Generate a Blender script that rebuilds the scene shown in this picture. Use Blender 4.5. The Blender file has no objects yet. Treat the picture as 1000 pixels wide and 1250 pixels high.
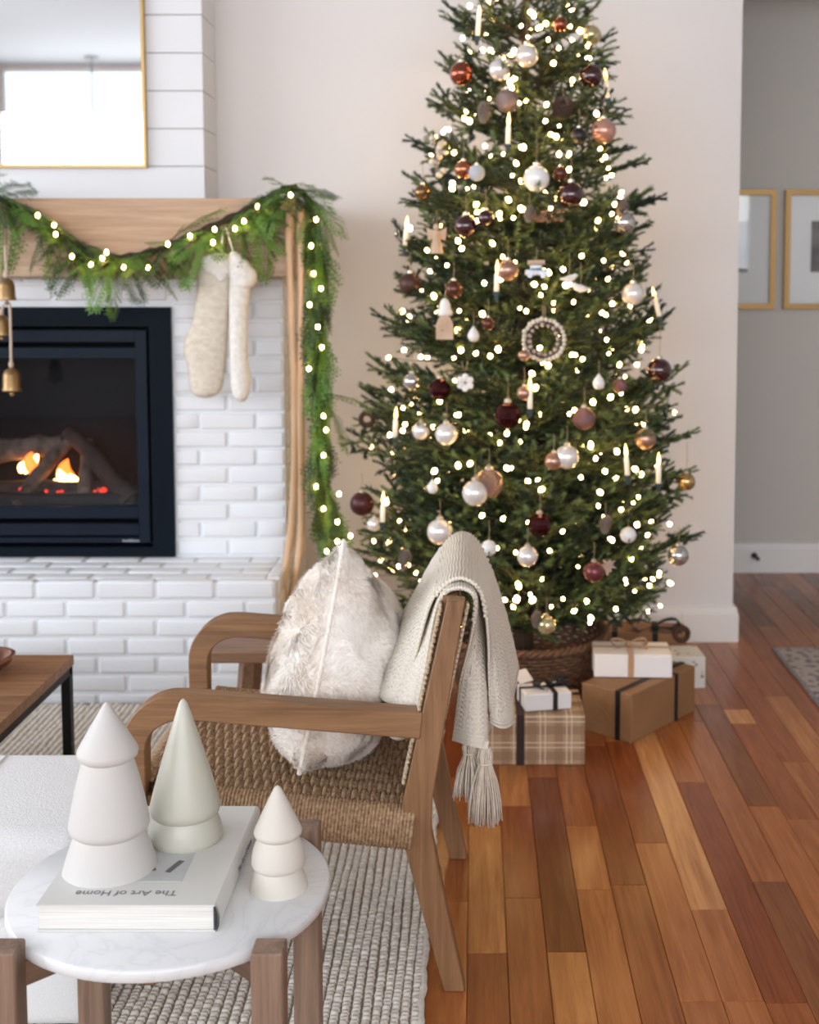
import bpy, bmesh, math, random
from mathutils import Vector, Matrix, noise

scene = bpy.context.scene
COL = scene.collection
R = random.Random(11)
PI = math.pi

# ------------------------------------------------------------------ camera
FPX, PCX, PCY, CAMH = 1500.0, 580.0, 463.0, 1.55      # focal length and principal point for a 1000x1250 frame
PITCH = math.atan(118 / 1500)
cd = bpy.data.cameras.new('camera'); cam = bpy.data.objects.new('camera', cd); COL.objects.link(cam)
cam.location = (0, 0, CAMH); cam.rotation_euler = (PI / 2 - PITCH, 0, 0)
cd.sensor_fit = 'HORIZONTAL'; cd.sensor_width = 36.0; cd.lens = 36.0 * FPX / 1000
cd.shift_x = (500 - PCX) / 1000; cd.shift_y = (PCY - 625) / 1000
cd.dof.use_dof = True; cd.dof.focus_distance = 2.35; cd.dof.aperture_fstop = 5.0
cd.clip_start = 0.05
scene.camera = cam

# ------------------------------------------------------------------ world, daylight through the windows, exposure
w = bpy.data.worlds.new('world'); scene.world = w; w.use_nodes = True
w.node_tree.nodes['Background'].inputs[0].default_value = (0.75, 0.85, 1.0, 1)
w.node_tree.nodes['Background'].inputs[1].default_value = 2.2
def area(name, loc, rot, sx, sy, power, col):
    l = bpy.data.lights.new(name, 'AREA'); l.shape = 'RECTANGLE'; l.size = sx; l.size_y = sy
    l.energy = power; l.color = col
    o = bpy.data.objects.new(name, l); COL.objects.link(o); o.location = loc; o.rotation_euler = rot
    return o
area('daylight_window_behind', (-0.8, -4.42, 2.62), (PI / 2, 0, 0), 9.3, 1.75, 345, (0.93, 0.96, 1.0))
area('daylight_window_side', (-5.72, 1.55, 2.25), (PI / 2, 0, -PI / 2), 6.0, 2.2, 230, (0.88, 0.94, 1.0))
vs = scene.view_settings
vs.view_transform = 'Standard'; vs.look = 'None'; vs.exposure = 0.0; vs.gamma = 1.0; vs.use_curve_mapping = False

# ------------------------------------------------------------------ measuring: a photo pixel taken to a known depth or height
_c, _s = math.cos(PITCH), math.sin(PITCH)
def _ray(px, py):
    a = (px - PCX) / FPX; b = -(py - PCY) / FPX
    return a, _c + b * _s, -_s + b * _c
def aty(px, py, Y):
    a, b, g = _ray(px, py); t = Y / b
    return Vector((a * t, Y, CAMH + g * t))
def atz(px, py, z):
    a, b, g = _ray(px, py); t = (z - CAMH) / g
    return Vector((a * t, b * t, z))

# ------------------------------------------------------------------ materials
def s2l(c):
    return tuple(((v / 255) / 12.92 if v / 255 <= 0.04045 else ((v / 255 + 0.055) / 1.055) ** 2.4) for v in c) + (1,)
MATS = {}
def newmat(name):
    m = bpy.data.materials.new(name); m.use_nodes = True
    MATS[name] = m
    nt = m.node_tree
    return m, nt, nt.nodes['Principled BSDF']
def node(nt, typ, **kw):
    n = nt.nodes.new(typ)
    for k, v in kw.items(): setattr(n, k, v)
    return n
def coords(nt, scale=(1, 1, 1), space='Object', rot=(0, 0, 0)):
    mp = node(nt, 'ShaderNodeMapping'); mp.inputs['Scale'].default_value = scale; mp.inputs['Rotation'].default_value = rot
    if space == 'World':
        g = node(nt, 'ShaderNodeNewGeometry'); nt.links.new(g.outputs['Position'], mp.inputs[0])
    else:
        t = node(nt, 'ShaderNodeTexCoord'); nt.links.new(t.outputs[space], mp.inputs[0])
    return mp.outputs[0]
def ramp(nt, fac, stops):
    r = node(nt, 'ShaderNodeValToRGB'); e = r.color_ramp.elements
    e[0].position, e[0].color = stops[0][0], stops[0][1]
    e[1].position, e[1].color = stops[-1][0], stops[-1][1]
    for p, c in stops[1:-1]:
        x = e.new(p); x.color = c
    nt.links.new(fac, r.inputs[0]); return r.outputs[0]
def bump(nt, b, height, strength=0.3, dist=0.01):
    n = node(nt, 'ShaderNodeBump'); n.inputs['Strength'].default_value = strength; n.inputs['Distance'].default_value = dist
    nt.links.new(height, n.inputs['Height']); nt.links.new(n.outputs[0], b.inputs['Normal'])
def mat(name, c, rough=0.5, metal=0.0, c2=None, nscale=20, stretch=(1, 1, 1), bmp=0, bdist=0.002, emis=None, estr=0, coat=0, sheen=0, space='Object', detail=4, trans=0, spec=None, sub=0):
    if name in MATS: return MATS[name]
    m, nt, b = newmat(name)
    b.inputs['Base Color'].default_value = s2l(c); b.inputs['Roughness'].default_value = rough; b.inputs['Metallic'].default_value = metal
    if coat: b.inputs['Coat Weight'].default_value = coat; b.inputs['Coat Roughness'].default_value = 0.08
    if sheen: b.inputs['Sheen Weight'].default_value = sheen; b.inputs['Sheen Roughness'].default_value = 0.5
    if trans: b.inputs['Transmission Weight'].default_value = trans
    if spec is not None: b.inputs['Specular IOR Level'].default_value = spec
    if sub: b.inputs['Subsurface Weight'].default_value = sub; b.inputs['Subsurface Radius'].default_value = (0.02, 0.015, 0.01)
    if c2 or bmp:
        n = node(nt, 'ShaderNodeTexNoise'); n.inputs['Scale'].default_value = nscale; n.inputs['Detail'].default_value = detail
        nt.links.new(coords(nt, stretch, space), n.inputs['Vector'])
        if c2:
            o = ramp(nt, n.outputs[0], [(0.32, s2l(c)), (0.68, s2l(c2))]); nt.links.new(o, b.inputs['Base Color'])
        if bmp: bump(nt, b, n.outputs[0], bmp, bdist)
    if emis:
        b.inputs['Emission Color'].default_value = s2l(emis); b.inputs['Emission Strength'].default_value = estr
    return m
def wood(name, cd_, cl, axis='X', scale=1.0, rough=0.45, coat=0, objcolor=False):
    """Streaky grain along one axis of the object."""
    m, nt, b = newmat(name)
    st = {'X': (1.2, 22, 22), 'Y': (22, 1.2, 22), 'Z': (22, 22, 1.2)}[axis]
    st = tuple(v * scale for v in st)
    v = coords(nt, st, 'World' if objcolor else 'Object')
    oi = node(nt, 'ShaderNodeObjectInfo')
    add = node(nt, 'ShaderNodeVectorMath', operation='ADD'); mul = node(nt, 'ShaderNodeMath', operation='MULTIPLY'); mul.inputs[1].default_value = 60
    nt.links.new(oi.outputs['Random'], mul.inputs[0]); nt.links.new(v, add.inputs[0]); nt.links.new(mul.outputs[0], add.inputs[1])
    n = node(nt, 'ShaderNodeTexNoise'); n.inputs['Scale'].default_value = 1.6; n.inputs['Detail'].default_value = 7; n.inputs['Roughness'].default_value = 0.62; n.inputs['Distortion'].default_value = 1.1
    nt.links.new(add.outputs[0], n.inputs['Vector'])
    n2 = node(nt, 'ShaderNodeTexNoise'); n2.inputs['Scale'].default_value = 7; n2.inputs['Detail'].default_value = 3
    nt.links.new(add.outputs[0], n2.inputs['Vector'])
    mx = node(nt, 'ShaderNodeMath', operation='MULTIPLY_ADD'); mx.inputs[1].default_value = 0.3; nt.links.new(n2.outputs[0], mx.inputs[0]); nt.links.new(n.outputs[0], mx.inputs[2])
    o = ramp(nt, mx.outputs[0], [(0.42, s2l(cd_)), (0.85, s2l(cl))])
    if objcolor:
        mm = node(nt, 'ShaderNodeMix', data_type='RGBA', blend_type='MULTIPLY'); mm.inputs[0].default_value = 1.0
        nt.links.new(o, mm.inputs[6]); nt.links.new(oi.outputs['Color'], mm.inputs[7]); o = mm.outputs[2]
        # a few dark knots
        vk = node(nt, 'ShaderNodeTexNoise'); vk.inputs['Scale'].default_value = 0.75; vk.inputs['Detail'].default_value = 2
        nt.links.new(add.outputs[0], vk.inputs['Vector'])
        kr = ramp(nt, vk.outputs[0], [(0.70, (1, 1, 1, 1)), (0.79, (0.45, 0.36, 0.32, 1))])
        mk = node(nt, 'ShaderNodeMix', data_type='RGBA', blend_type='MULTIPLY'); mk.inputs[0].default_value = 0.8
        nt.links.new(o, mk.inputs[6]); nt.links.new(kr, mk.inputs[7]); o = mk.outputs[2]
    nt.links.new(o, b.inputs['Base Color'])
    b.inputs['Roughness'].default_value = rough
    if coat: b.inputs['Coat Weight'].default_value = coat; b.inputs['Coat Roughness'].default_value = 0.12
    bump(nt, b, mx.outputs[0], 0.12, 0.002)
    return m
def glass_mat(name, tint=(1, 1, 1, 1), ior=1.45):
    m = bpy.data.materials.new(name); m.use_nodes = True; nt = m.node_tree; nt.nodes.clear()
    out = node(nt, 'ShaderNodeOutputMaterial'); mx = node(nt, 'ShaderNodeMixShader'); tr = node(nt, 'ShaderNodeBsdfTransparent'); gl = node(nt, 'ShaderNodeBsdfGlossy')
    fr = node(nt, 'ShaderNodeFresnel'); fr.inputs[0].default_value = ior
    tr.inputs[0].default_value = tint; gl.inputs['Roughness'].default_value = 0.02
    nt.links.new(fr.outputs[0], mx.inputs[0]); nt.links.new(tr.outputs[0], mx.inputs[1]); nt.links.new(gl.outputs[0], mx.inputs[2]); nt.links.new(mx.outputs[0], out.inputs[0])
    MATS[name] = m; return m

# ------------------------------------------------------------------ mesh building
class MB:
    def __init__(self): self.v = []; self.f = []; self.mi = []; self.cur = 0
    def add(self, vs, fs):
        o = len(self.v); self.v.extend(vs)
        for f in fs: self.f.append(tuple(i + o for i in f)); self.mi.append(self.cur)
    def box(self, x0, x1, y0, y1, z0, z1, M=None):
        vs = [(x, y, z) for z in (z0, z1) for y in (y0, y1) for x in (x0, x1)]
        if M is not None: vs = [tuple(M @ Vector(p)) for p in vs]
        self.add(vs, [(0, 2, 3, 1), (4, 5, 7, 6), (0, 1, 5, 4), (2, 6, 7, 3), (0, 4, 6, 2), (1, 3, 7, 5)])
    def bar(self, p, q, wx, wy, up=(0, 0, 1)):
        """Rectangular bar from p to q."""
        p = Vector(p); q = Vector(q); d = (q - p).normalized(); u = Vector(up)
        a = d.cross(u)
        if a.length < 1e-4: a = d.cross(Vector((1, 0, 0)))
        a.normalize(); b = a.cross(d).normalized()
        vs = []
        for c in (p, q):
            for sa, sb in ((-1, -1), (1, -1), (1, 1), (-1, 1)): vs.append(tuple(c + a * sa * wx / 2 + b * sb * wy / 2))
        self.add(vs, [(3, 2, 1, 0), (4, 5, 6, 7), (0, 1, 5, 4), (1, 2, 6, 5), (2, 3, 7, 6), (3, 0, 4, 7)])
    def tube(self, pts, rad, n=6, cap=True, flat=1.0, closed=False):
        pts = [Vector(p) for p in pts]; m = len(pts)
        if not isinstance(rad, (list, tuple)): rad = [rad] * m
        d0 = (pts[1] - pts[0]).normalized(); ref = Vector((0, 0, 1)) if abs(d0.z) < 0.9 else Vector((1, 0, 0))
        a = d0.cross(ref).normalized(); vs = []
        for i in range(m):
            if closed: d = (pts[(i + 1) % m] - pts[i - 1])
            else: d = pts[min(i + 1, m - 1)] - pts[max(i - 1, 0)]
            if d.length < 1e-9: d = d0
            d = d.normalized(); a = (a - d * a.dot(d))
            a = a.normalized() if a.length > 1e-6 else d.orthogonal().normalized()
            b = d.cross(a)
            for k in range(n):
                t = 2 * PI * k / n; vs.append(tuple(pts[i] + a * math.cos(t) * rad[i] + b * math.sin(t) * rad[i] * flat))
        fs = []
        for i in range(m if closed else m - 1):
            j = (i + 1) % m
            for k in range(n): k2 = (k + 1) % n; fs.append((i * n + k, i * n + k2, j * n + k2, j * n + k))
        if cap and not closed: fs.append(tuple(range(n - 1, -1, -1))); fs.append(tuple((m - 1) * n + k for k in range(n)))
        self.add(vs, fs)
    def lathe(self, prof, n=32, cx=0, cy=0, z=0, cap=True):
        vs = []; fs = []; m = len(prof)
        for r, h in prof:
            for k in range(n):
                t = 2 * PI * k / n; vs.append((cx + r * math.cos(t), cy + r * math.sin(t), z + h))
        for i in range(m - 1):
            for k in range(n): k2 = (k + 1) % n; fs.append((i * n + k, i * n + k2, (i + 1) * n + k2, (i + 1) * n + k))
        if cap: fs.append(tuple(range(n - 1, -1, -1))); fs.append(tuple((m - 1) * n + k for k in range(n)))
        self.add(vs, fs)
    def sphere(self, c, r, nu=16, nv=10, sc=(1, 1, 1)):
        vs = []; fs = []
        for i in range(nv + 1):
            a = PI * i / nv
            for k in range(nu):
                t = 2 * PI * k / nu
                vs.append((c[0] + r * sc[0] * math.sin(a) * math.cos(t), c[1] + r * sc[1] * math.sin(a) * math.sin(t), c[2] + r * sc[2] * math.cos(a)))
        for i in range(nv):
            for k in range(nu): k2 = (k + 1) % nu; fs.append((i * nu + k, (i + 1) * nu + k, (i + 1) * nu + k2, i * nu + k2))
        self.add(vs, fs)
    def grid(self, rows, wrap=False):
        """rows: list of equally long lists of points."""
        n = len(rows[0]); vs = [tuple(p) for r_ in rows for p in r_]; fs = []
        for i in range(len(rows) - 1):
            for k in range(n if wrap else n - 1):
                k2 = (k + 1) % n; fs.append((i * n + k, i * n + k2, (i + 1) * n + k2, (i + 1) * n + k))
        self.add(vs, fs)
    def prism(self, outline, d0, d1, axis='Y'):
        """Outline in the two other axes, extruded from d0 to d1 along an axis."""
        n = len(outline)
        def P(a, b, d): return {'Y': (a, d, b), 'Z': (a, b, d), 'X': (d, a, b)}[axis]
        vs = [P(a, b, d0) for a, b in outline] + [P(a, b, d1) for a, b in outline]
        fs = [tuple(range(n)), tuple(range(2 * n - 1, n - 1, -1))] + [(i, n + i, n + (i + 1) % n, (i + 1) % n) for i in range(n)]
        self.add(vs, fs)
    def build(self, name, m, parent=None, smooth=False, bevel=0, seg=2, weld=False, sub=0, solid=0):
        me = bpy.data.meshes.new(name); me.from_pydata(self.v, [], self.f)
        for x in (m if isinstance(m, (list, tuple)) else [m]): me.materials.append(x)
        if isinstance(m, (list, tuple)): me.polygons.foreach_set('material_index', self.mi)
        b = bmesh.new(); b.from_mesh(me)
        if weld: bmesh.ops.remove_doubles(b, verts=b.verts, dist=1e-5)
        bmesh.ops.recalc_face_normals(b, faces=b.faces)
        if bevel: bmesh.ops.bevel(b, geom=b.edges[:], offset=bevel, segments=seg, affect='EDGES', profile=0.5, clamp_overlap=True)
        b.to_mesh(me); b.free()
        if smooth: me.polygons.foreach_set('use_smooth', [True] * len(me.polygons))
        o = bpy.data.objects.new(name, me); COL.objects.link(o)
        if solid: md = o.modifiers.new('thickness', 'SOLIDIFY'); md.thickness = solid; md.offset = 0
        if sub: md = o.modifiers.new('smooth', 'SUBSURF'); md.levels = sub; md.render_levels = sub
        if parent is not None: o.parent = parent
        return o
def smooth_by_angle(o, deg=35):
    me = o.data; me.polygons.foreach_set('use_smooth', [True] * len(me.polygons))
    b = bmesh.new(); b.from_mesh(me)
    for e in b.edges:
        if len(e.link_faces) == 2 and e.calc_face_angle(0) > math.radians(deg): e.smooth = False
    b.to_mesh(me); b.free(); return o
def tag(o, label=None, cat=None, group=None, kind=None):
    if label: o['label'] = label
    if cat: o['category'] = cat
    if group: o['group'] = group
    if kind: o['kind'] = kind
    return o
def thing(name, loc, label, cat, group=None, rz=0):
    o = bpy.data.objects.new(name, None); COL.objects.link(o); o.empty_display_size = 0.05
    o.location = loc; o.rotation_euler = (0, 0, rz); return tag(o, label, cat, group)
def inst(name, me, parent=None, loc=(0, 0, 0), M=None, scale=None, rot=None):
    o = bpy.data.objects.new(name, me); COL.objects.link(o)
    if parent is not None: o.parent = parent
    if M is not None: o.matrix_local = M
    else:
        o.location = loc
        if scale: o.scale = scale
        if rot: o.rotation_euler = rot
    return o
def meshof(mb, name, m, **kw):
    o = mb.build(name, m, **kw); me = o.data; bpy.data.objects.remove(o); return me
def smoothpath(pts, n):
    """Catmull-Rom through points."""
    P = [Vector(p) for p in pts]; P = [P[0] * 2 - P[1]] + P + [P[-1] * 2 - P[-2]]; out = []; k = len(P) - 3
    for j in range(n):
        t = j / (n - 1) * k; i = min(int(t), k - 1); u = t - i; a, b, c, d = P[i:i + 4]
        out.append(0.5 * ((2 * b) + (c - a) * u + (2 * a - 5 * b + 4 * c - d) * u * u + (3 * b - a - 3 * c + d) * u ** 3))
    return out

# ------------------------------------------------------------------ the room
YW, YH = 5.231, 6.505                    # fireplace wall, hall wall
m_wall = mat('wall_paint', (224, 221, 219), 0.75, bmp=0.05, nscale=220, space='World')
m_hall = mat('hall_paint', (200, 195, 186), 0.8, bmp=0.05, nscale=220, space='World')
m_trim = mat('trim_paint', (232, 229, 225), 0.4)
m_ceil = mat('ceiling_paint', (178, 181, 184), 0.85)
def struct(o): o['kind'] = 'structure'; return o
RL, RBK, RT = -5.8, -4.5, 4.05           # left wall, wall behind the camera, ceiling height
b = MB(); b.box(RL, 1.117, YW, YW + 0.14, 0, RT); struct(b.build('wall_fireplace', m_wall))
b = MB(); b.box(RL, 4.2, YH, YH + 0.12, 0, RT); struct(b.build('wall_hall', m_hall))
b = MB(); b.box(1.117, 4.2, YW, YW + 0.14, 2.98, RT); struct(b.build('wall_header', m_wall))
b = MB(); b.box(4.2, 4.32, RBK, YH, 0, RT); struct(b.build('wall_right', m_wall))
# the window walls are built round their openings
WY0, WY1, WZ0, WZ1 = -1.5, 4.6, 1.1, 3.4
b = MB()
b.box(RL - 0.12, RL, RBK, WY0, 0, RT); b.box(RL - 0.12, RL, WY1, YH, 0, RT); b.box(RL - 0.12, RL, WY0, WY1, 0, WZ0); b.box(RL - 0.12, RL, WY0, WY1, WZ1, RT)
struct(b.build('wall_left', m_wall))
BX0, BX1, BZ0, BZ1 = -5.5, 3.9, 1.7, 4.03
b = MB()
b.box(RL, BX0, RBK - 0.12, RBK, 0, RT); b.box(BX1, 4.2, RBK - 0.12, RBK, 0, RT); b.box(BX0, BX1, RBK - 0.12, RBK, 0, BZ0); b.box(BX0, BX1, RBK - 0.12, RBK, BZ1, RT)
struct(b.build('wall_behind', m_wall))
b = MB(); b.box(RL - 0.12, 4.32, RBK - 0.12, YH + 0.12, RT, RT + 0.12); struct(b.build('ceiling', m_ceil))
m_pane = glass_mat('window_glass')
for i, (ax, a0, a1, z0, z1) in enumerate((('Y', WY0, WY1, WZ0, WZ1), ('X', BX0, BX1, BZ0, BZ1))):
    fr = MB()
    n = 4
    def seg(u0, u1, z0_, z1_, t=0.03):
        if ax == 'Y': fr.box(RL - 0.08 - t, RL - 0.08 + t, u0, u1, z0_, z1_)
        else: fr.box(u0, u1, RBK - 0.08 - t, RBK - 0.08 + t, z0_, z1_)
    for k in range(n + 1):
        u = a0 + (a1 - a0) * k / n; seg(u - 0.035, u + 0.035, z0, z1)
    for z in (z0 + 0.035, z1 - 0.02): seg(a0, a1, z - 0.02, z + 0.02, 0.028)
    wn = struct(fr.build('window_%d' % (i + 1), m_trim))
    for k in range(n):
        u0 = a0 + (a1 - a0) * k / n + 0.04; u1 = a0 + (a1 - a0) * (k + 1) / n - 0.04; g = MB()
        if ax == 'Y': g.box(RL - 0.082, RL - 0.078, u0, u1, z0 + 0.07, z1 - 0.07)
        else: g.box(u0, u1, RBK - 0.082, RBK - 0.078, z0 + 0.07, z1 - 0.07)
        g.build('pane', m_pane, wn)
# baseboards
def baseboard(name, x0, x1, yf, t=0.022, h=0.152, ret=False):
    b = MB(); prof = [(0, 0), (t, 0), (t, h - 0.03), (t - 0.004, h - 0.024), (t - 0.006, h - 0.006), (t - 0.010, h), (0, h)]
    rows = []
    for d, z in prof:
        r_ = [(x0, yf - d, z), (x1 + d, yf - d, z)]
        if ret: r_.append((x1 + d, yf + 0.14 + d, z))
        rows.append(r_)
    b.grid(rows); return struct(b.build(name, m_trim))
baseboard('baseboard_fireplace', -0.745, 1.117, YW - 0.001, ret=True)
bbh = baseboard('baseboard_hall', 0.2, 4.19, YH - 0.001, h=0.158)
# door stop on the hall skirting
p = aty(921, 678, YH - 0.03)
ds = thing('door_stop', (p.x, YH - 0.024, p.z), 'small dark spring door stop on the hall baseboard', 'door stop')
m_dk = mat('dark_bronze', (52, 46, 42), 0.4, 0.6)
b = MB(); b.tube([(0, 0, 0), (0, -0.012, 0)], 0.016, 12); b.build('base_plate', m_dk, ds)
b = MB(); b.tube([(0, -0.01, 0), (0.004, -0.06, -0.004)], 0.007, 10); b.build('spring', m_dk, ds)
b = MB(); b.sphere((0.005, -0.066, -0.005), 0.011, 10, 8); b.build('tip', m_dk, ds, smooth=True)

# ------------------------------------------------------------------ the plank floor
m_plank = wood('floor_oak', (186, 138, 92), (240, 198, 146), 'Y', 1.0, 0.25, coat=0.04, objcolor=True)
m_plank.node_tree.nodes['Principled BSDF'].inputs['Specular IOR Level'].default_value = 0.36
m_sub = mat('floor_gap', (58, 34, 20), 0.8)
b = MB(); b.box(-5.8, 4.2, -4.5, YH, -0.08, -0.012); fl = struct(b.build('floor', m_sub))
PW = 0.0921; PX0 = -0.0175
TON = {'pale': (0.82, 0.60, 0.42), 'gold': (0.62, 0.385, 0.225), 'tan': (0.55, 0.30, 0.17), 'mid': (0.44, 0.21, 0.112), 'red': (0.36, 0.145, 0.072), 'dark': (0.25, 0.10, 0.052), 'brown': (0.31, 0.165, 0.095)}
# joints read off the photograph: column -> [(photo y of the far end, tone), ...] from the nearest plank backwards
COLJ = {-1: [(1100, 'tan'), (950, 'mid')], 0: [(1163, 'red'), (1008, 'gold'), (900, 'mid')], 1: [(1096, 'mid'), (984, 'red'), (930, 'gold')],
        2: [(1162, 'gold'), (949, 'dark'), (880, 'mid')], 3: [(1086, 'tan'), (1008, 'tan'), (935, 'mid')], 4: [(1080, 'mid'), (910, 'red')],
        5: [(1222, 'tan'), (1029, 'tan'), (905, 'red')], 6: [(1222, 'tan'), (1110, 'tan'), (890, 'pale')], 7: [(1224, 'mid'), (955, 'red'), (880, 'tan')],
        8: [(1076, 'brown'), (880, 'tan')], 9: [(984, 'tan'), (860, 'brown')], 10: [(1000, 'tan'), (883, 'mid'), (866, 'pale')], 11: [(930, 'tan'), (840, 'mid')]}
def plank(col, y0, y1, tone, jit=True):
    x0 = PX0 + col * PW + 0.0006; x1 = PX0 + (col + 1) * PW - 0.0006; cy = (y0 + y1) / 2
    h = (y1 - y0) / 2 - 0.0006; dz = R.uniform(-0.0005, 0.0004); g = 0.0012
    b = MB(); cx = (x0 + x1) / 2; hw = (x1 - x0) / 2
    rows = [[(-hw, s * h, -0.012), (hw, s * h, -0.012), (hw, s * h, -g + dz), (hw - g, s * (h - g), dz), (-hw + g, s * (h - g), dz), (-hw, s * h, -g + dz)] for s in (-1, 1)]
    b.grid(rows, wrap=True); b.add(rows[0], [(0, 1, 2, 3, 4, 5)]); b.add(rows[1], [(5, 4, 3, 2, 1, 0)])
    o = b.build('plank', m_plank, fl); o.location = (cx, cy, 0)
    c = TON[tone]; j = R.uniform(0.94, 1.06) if jit else 1
    o.color = (c[0] * j, c[1] * j, c[2] * j, 1); return o
for col in range(-3, 24):
    y = 1.9; i = 0
    for py, tone in COLJ.get(col, []):
        y1 = atz(600, py, 0).y
        if y1 <= y + 0.05: continue
        plank(col, y, y1, tone); y = y1
    while y < YH:
        L = R.uniform(0.45, 1.15); y1 = min(YH, y + L)
        if YH - y1 < 0.25: y1 = YH
        plank(col, y, y1, R.choice(['tan', 'mid', 'mid', 'red', 'tan', 'gold', 'brown', 'mid'])); y = y1
# the rest of the floor, under the rug, behind the camera and along the hall
b = MB()
for col in range(-64, 46):
    y = -4.5
    yend = YH if (col < -3 or col >= 24) else 1.9
    while y < yend - 1e-6:
        y1 = min(yend, y + R.uniform(0.5, 1.3)); x0 = PX0 + col * PW
        if x0 > -5.8 and x0 + PW < 4.2: b.box(x0 + 0.0006, x0 + PW - 0.0006, y + 0.0006, y1 - 0.0006, -0.012, R.uniform(-0.0005, 0.0004))
        y = y1
o = b.build('planks', m_plank, fl); o['kind'] = 'stuff'; o.color = (0.44, 0.24, 0.13, 1)

# ------------------------------------------------------------------ brick chimney breast and hearth
m_brick = mat('painted_brick', (226, 228, 231), 0.55, bmp=0.35, bdist=0.004, nscale=45, space='World', detail=6)
m_mortar = mat('painted_mortar', (224, 226, 228), 0.7, bmp=0.3, bdist=0.003, nscale=70, space='World')
XB, YB = -0.745, 4.815                   # right edge and face of the brick chimney breast
XH, YHE, ZH = -0.722, 4.403, 0.465       # hearth right end, face, top
ZM = 1.572                               # underside of the mantel beam
fx0, fx1, fz1 = -2.25, -1.190, 1.455     # firebox opening
b = MB(); d = 0.0065
b.box(fx1, XB - d, YB + d, YW, 0, ZM); b.box(-2.70, fx0, YB + d, YW, 0, ZM); b.box(fx0, fx1, YB + d, YW, fz1, ZM)
b.box(-2.72, XH - d, YHE + d, YW, 0, ZH - d)
chim = struct(b.build('wall_chimney', m_mortar))
brick_meshes = []
for k in range(5):
    bm = bmesh.new(); bmesh.ops.create_cube(bm, size=1.0)
    bmesh.ops.scale(bm, vec=(0.213, 0.05, 0.0605), verts=bm.verts)
    bmesh.ops.bevel(bm, geom=bm.edges[:], offset=0.0105, segments=3, affect='EDGES', profile=0.6)
    for v in bm.verts: v.co += Vector((R.uniform(-1, 1), R.uniform(-1, 1), R.uniform(-1, 1))) * 0.0014
    me = bpy.data.meshes.new('brick'); bm.to_mesh(me); bm.free(); me.materials.append(m_brick)
    me.polygons.foreach_set('use_smooth', [True] * len(me.polygons)); brick_meshes.append(me)
def brick(x0, x1, y, z0, z1, face='front', dep=0.05):
    """A brick whose outer face lies at y (front), at x=y (side) or at z1 (top)."""
    me = R.choice(brick_meshes)
    j = R.uniform(-0.002, 0.003)
    if face == 'front': return inst('brick', me, chim, ((x0 + x1) / 2, y + 0.025 - j, (z0 + z1) / 2), scale=((x1 - x0) / 0.213, 1, (z1 - z0) / 0.0605))
    return inst('brick', me, chim, (y - 0.025 + j, (x0 + x1) / 2, (z0 + z1) / 2), scale=((x1 - x0) / 0.213, 1, (z1 - z0) / 0.0605), rot=(0, 0, PI / 2))
PB, RB, MJ = 0.226, 0.0721, 0.0105
XLIM = -2.12
rowz = []; z = fz1
r_ = 0; z = ZH
ri = 0
while z < ZM - 0.015:
    z1 = min(z + RB, ZM); off = (0 if ri % 2 == 0 else PB / 2)
    x = XB
    first = True
    while x > XLIM:
        L = (PB / 2 if (first and ri % 2) else PB); x0 = x - L; first = False
        za, zb = z + MJ / 2, z1 - MJ / 2
        if za < fz1 - 0.03 and x0 < fx1 + 0.012:            # next to the firebox: cut the brick at its edge
            if x > fx1 + 0.03: brick(fx1 + 0.004, x - MJ, YB, za, zb)
            break
        if zb - za > 0.012: brick(x0, x - MJ, YB, za, zb)
        x = x0
    # return side of the chimney breast
    y = YB + (PB / 2 if ri % 2 == 0 else PB) - 0.02; yprev = YB + 0.055
    while yprev < YW - 0.03:
        y = min(y, YW)
        if y - yprev > 0.03 and zb - za > 0.012: brick(yprev, y - MJ, XB, z + MJ / 2, z1 - MJ / 2, 'side')
        yprev = y; y += PB
    z = z1; ri += 1
RH, PH = 0.0695, 0.219
z1 = ZH; ri = 0
while z1 > 0.01:
    z0 = max(0, z1 - RH); x = XH; first = True
    while x > XLIM + 0.1:
        L = PH / 2 if (first and ri % 2) else PH; first = False
        if z1 - z0 > 0.02: brick(x - L, x - MJ, YHE, z0 + MJ / 2, z1 - (MJ / 2 if ri else 0.0))
        x -= L
    yprev = YHE + 0.055; y = YHE + (PH / 2 if ri % 2 == 0 else PH)
    while yprev < YW - 0.03:
        y = min(y, YW)
        if y - yprev > 0.03 and z1 - z0 > 0.02: brick(yprev, y - MJ, XH, z0 + MJ / 2, z1 - (MJ / 2 if ri else 0.0), 'side')
        yprev = y; y += PH
    z1 = z0; ri += 1
# hearth top: courses laid flat
for k in range(4):
    y0 = YHE + 0.056 + k * 0.094; x = XH - 0.05 - (PH / 2 if k % 2 else 0)
    if k % 2: inst('brick', R.choice(brick_meshes), chim, (XH - 0.05 - PH / 4, y0 + 0.042, ZH - 0.025), scale=(0.48, 0.084 / 0.05, 0.05 / 0.0605))
    while x > XLIM + 0.1:
        inst('brick', R.choice(brick_meshes), chim, (x - PH / 2 + MJ / 2, y0 + 0.042, ZH - 0.026 + R.uniform(-0.001, 0.001)), scale=((PH - MJ) / 0.213, 0.084 / 0.05, 0.05 / 0.0605)); x -= PH

# mantel beam
m_oakx = wood('mantel_oak', (156, 124, 96), (194, 164, 134), 'X', 0.8, 0.5)
b = MB(); b.box(-2.78, -0.70, 4.68, YW - 0.005, ZM, 1.868)
mt = tag(b.build('mantel_beam', m_oakx, bevel=0.004), 'chunky light oak mantel beam above the white brick fireplace', 'mantel')
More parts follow.
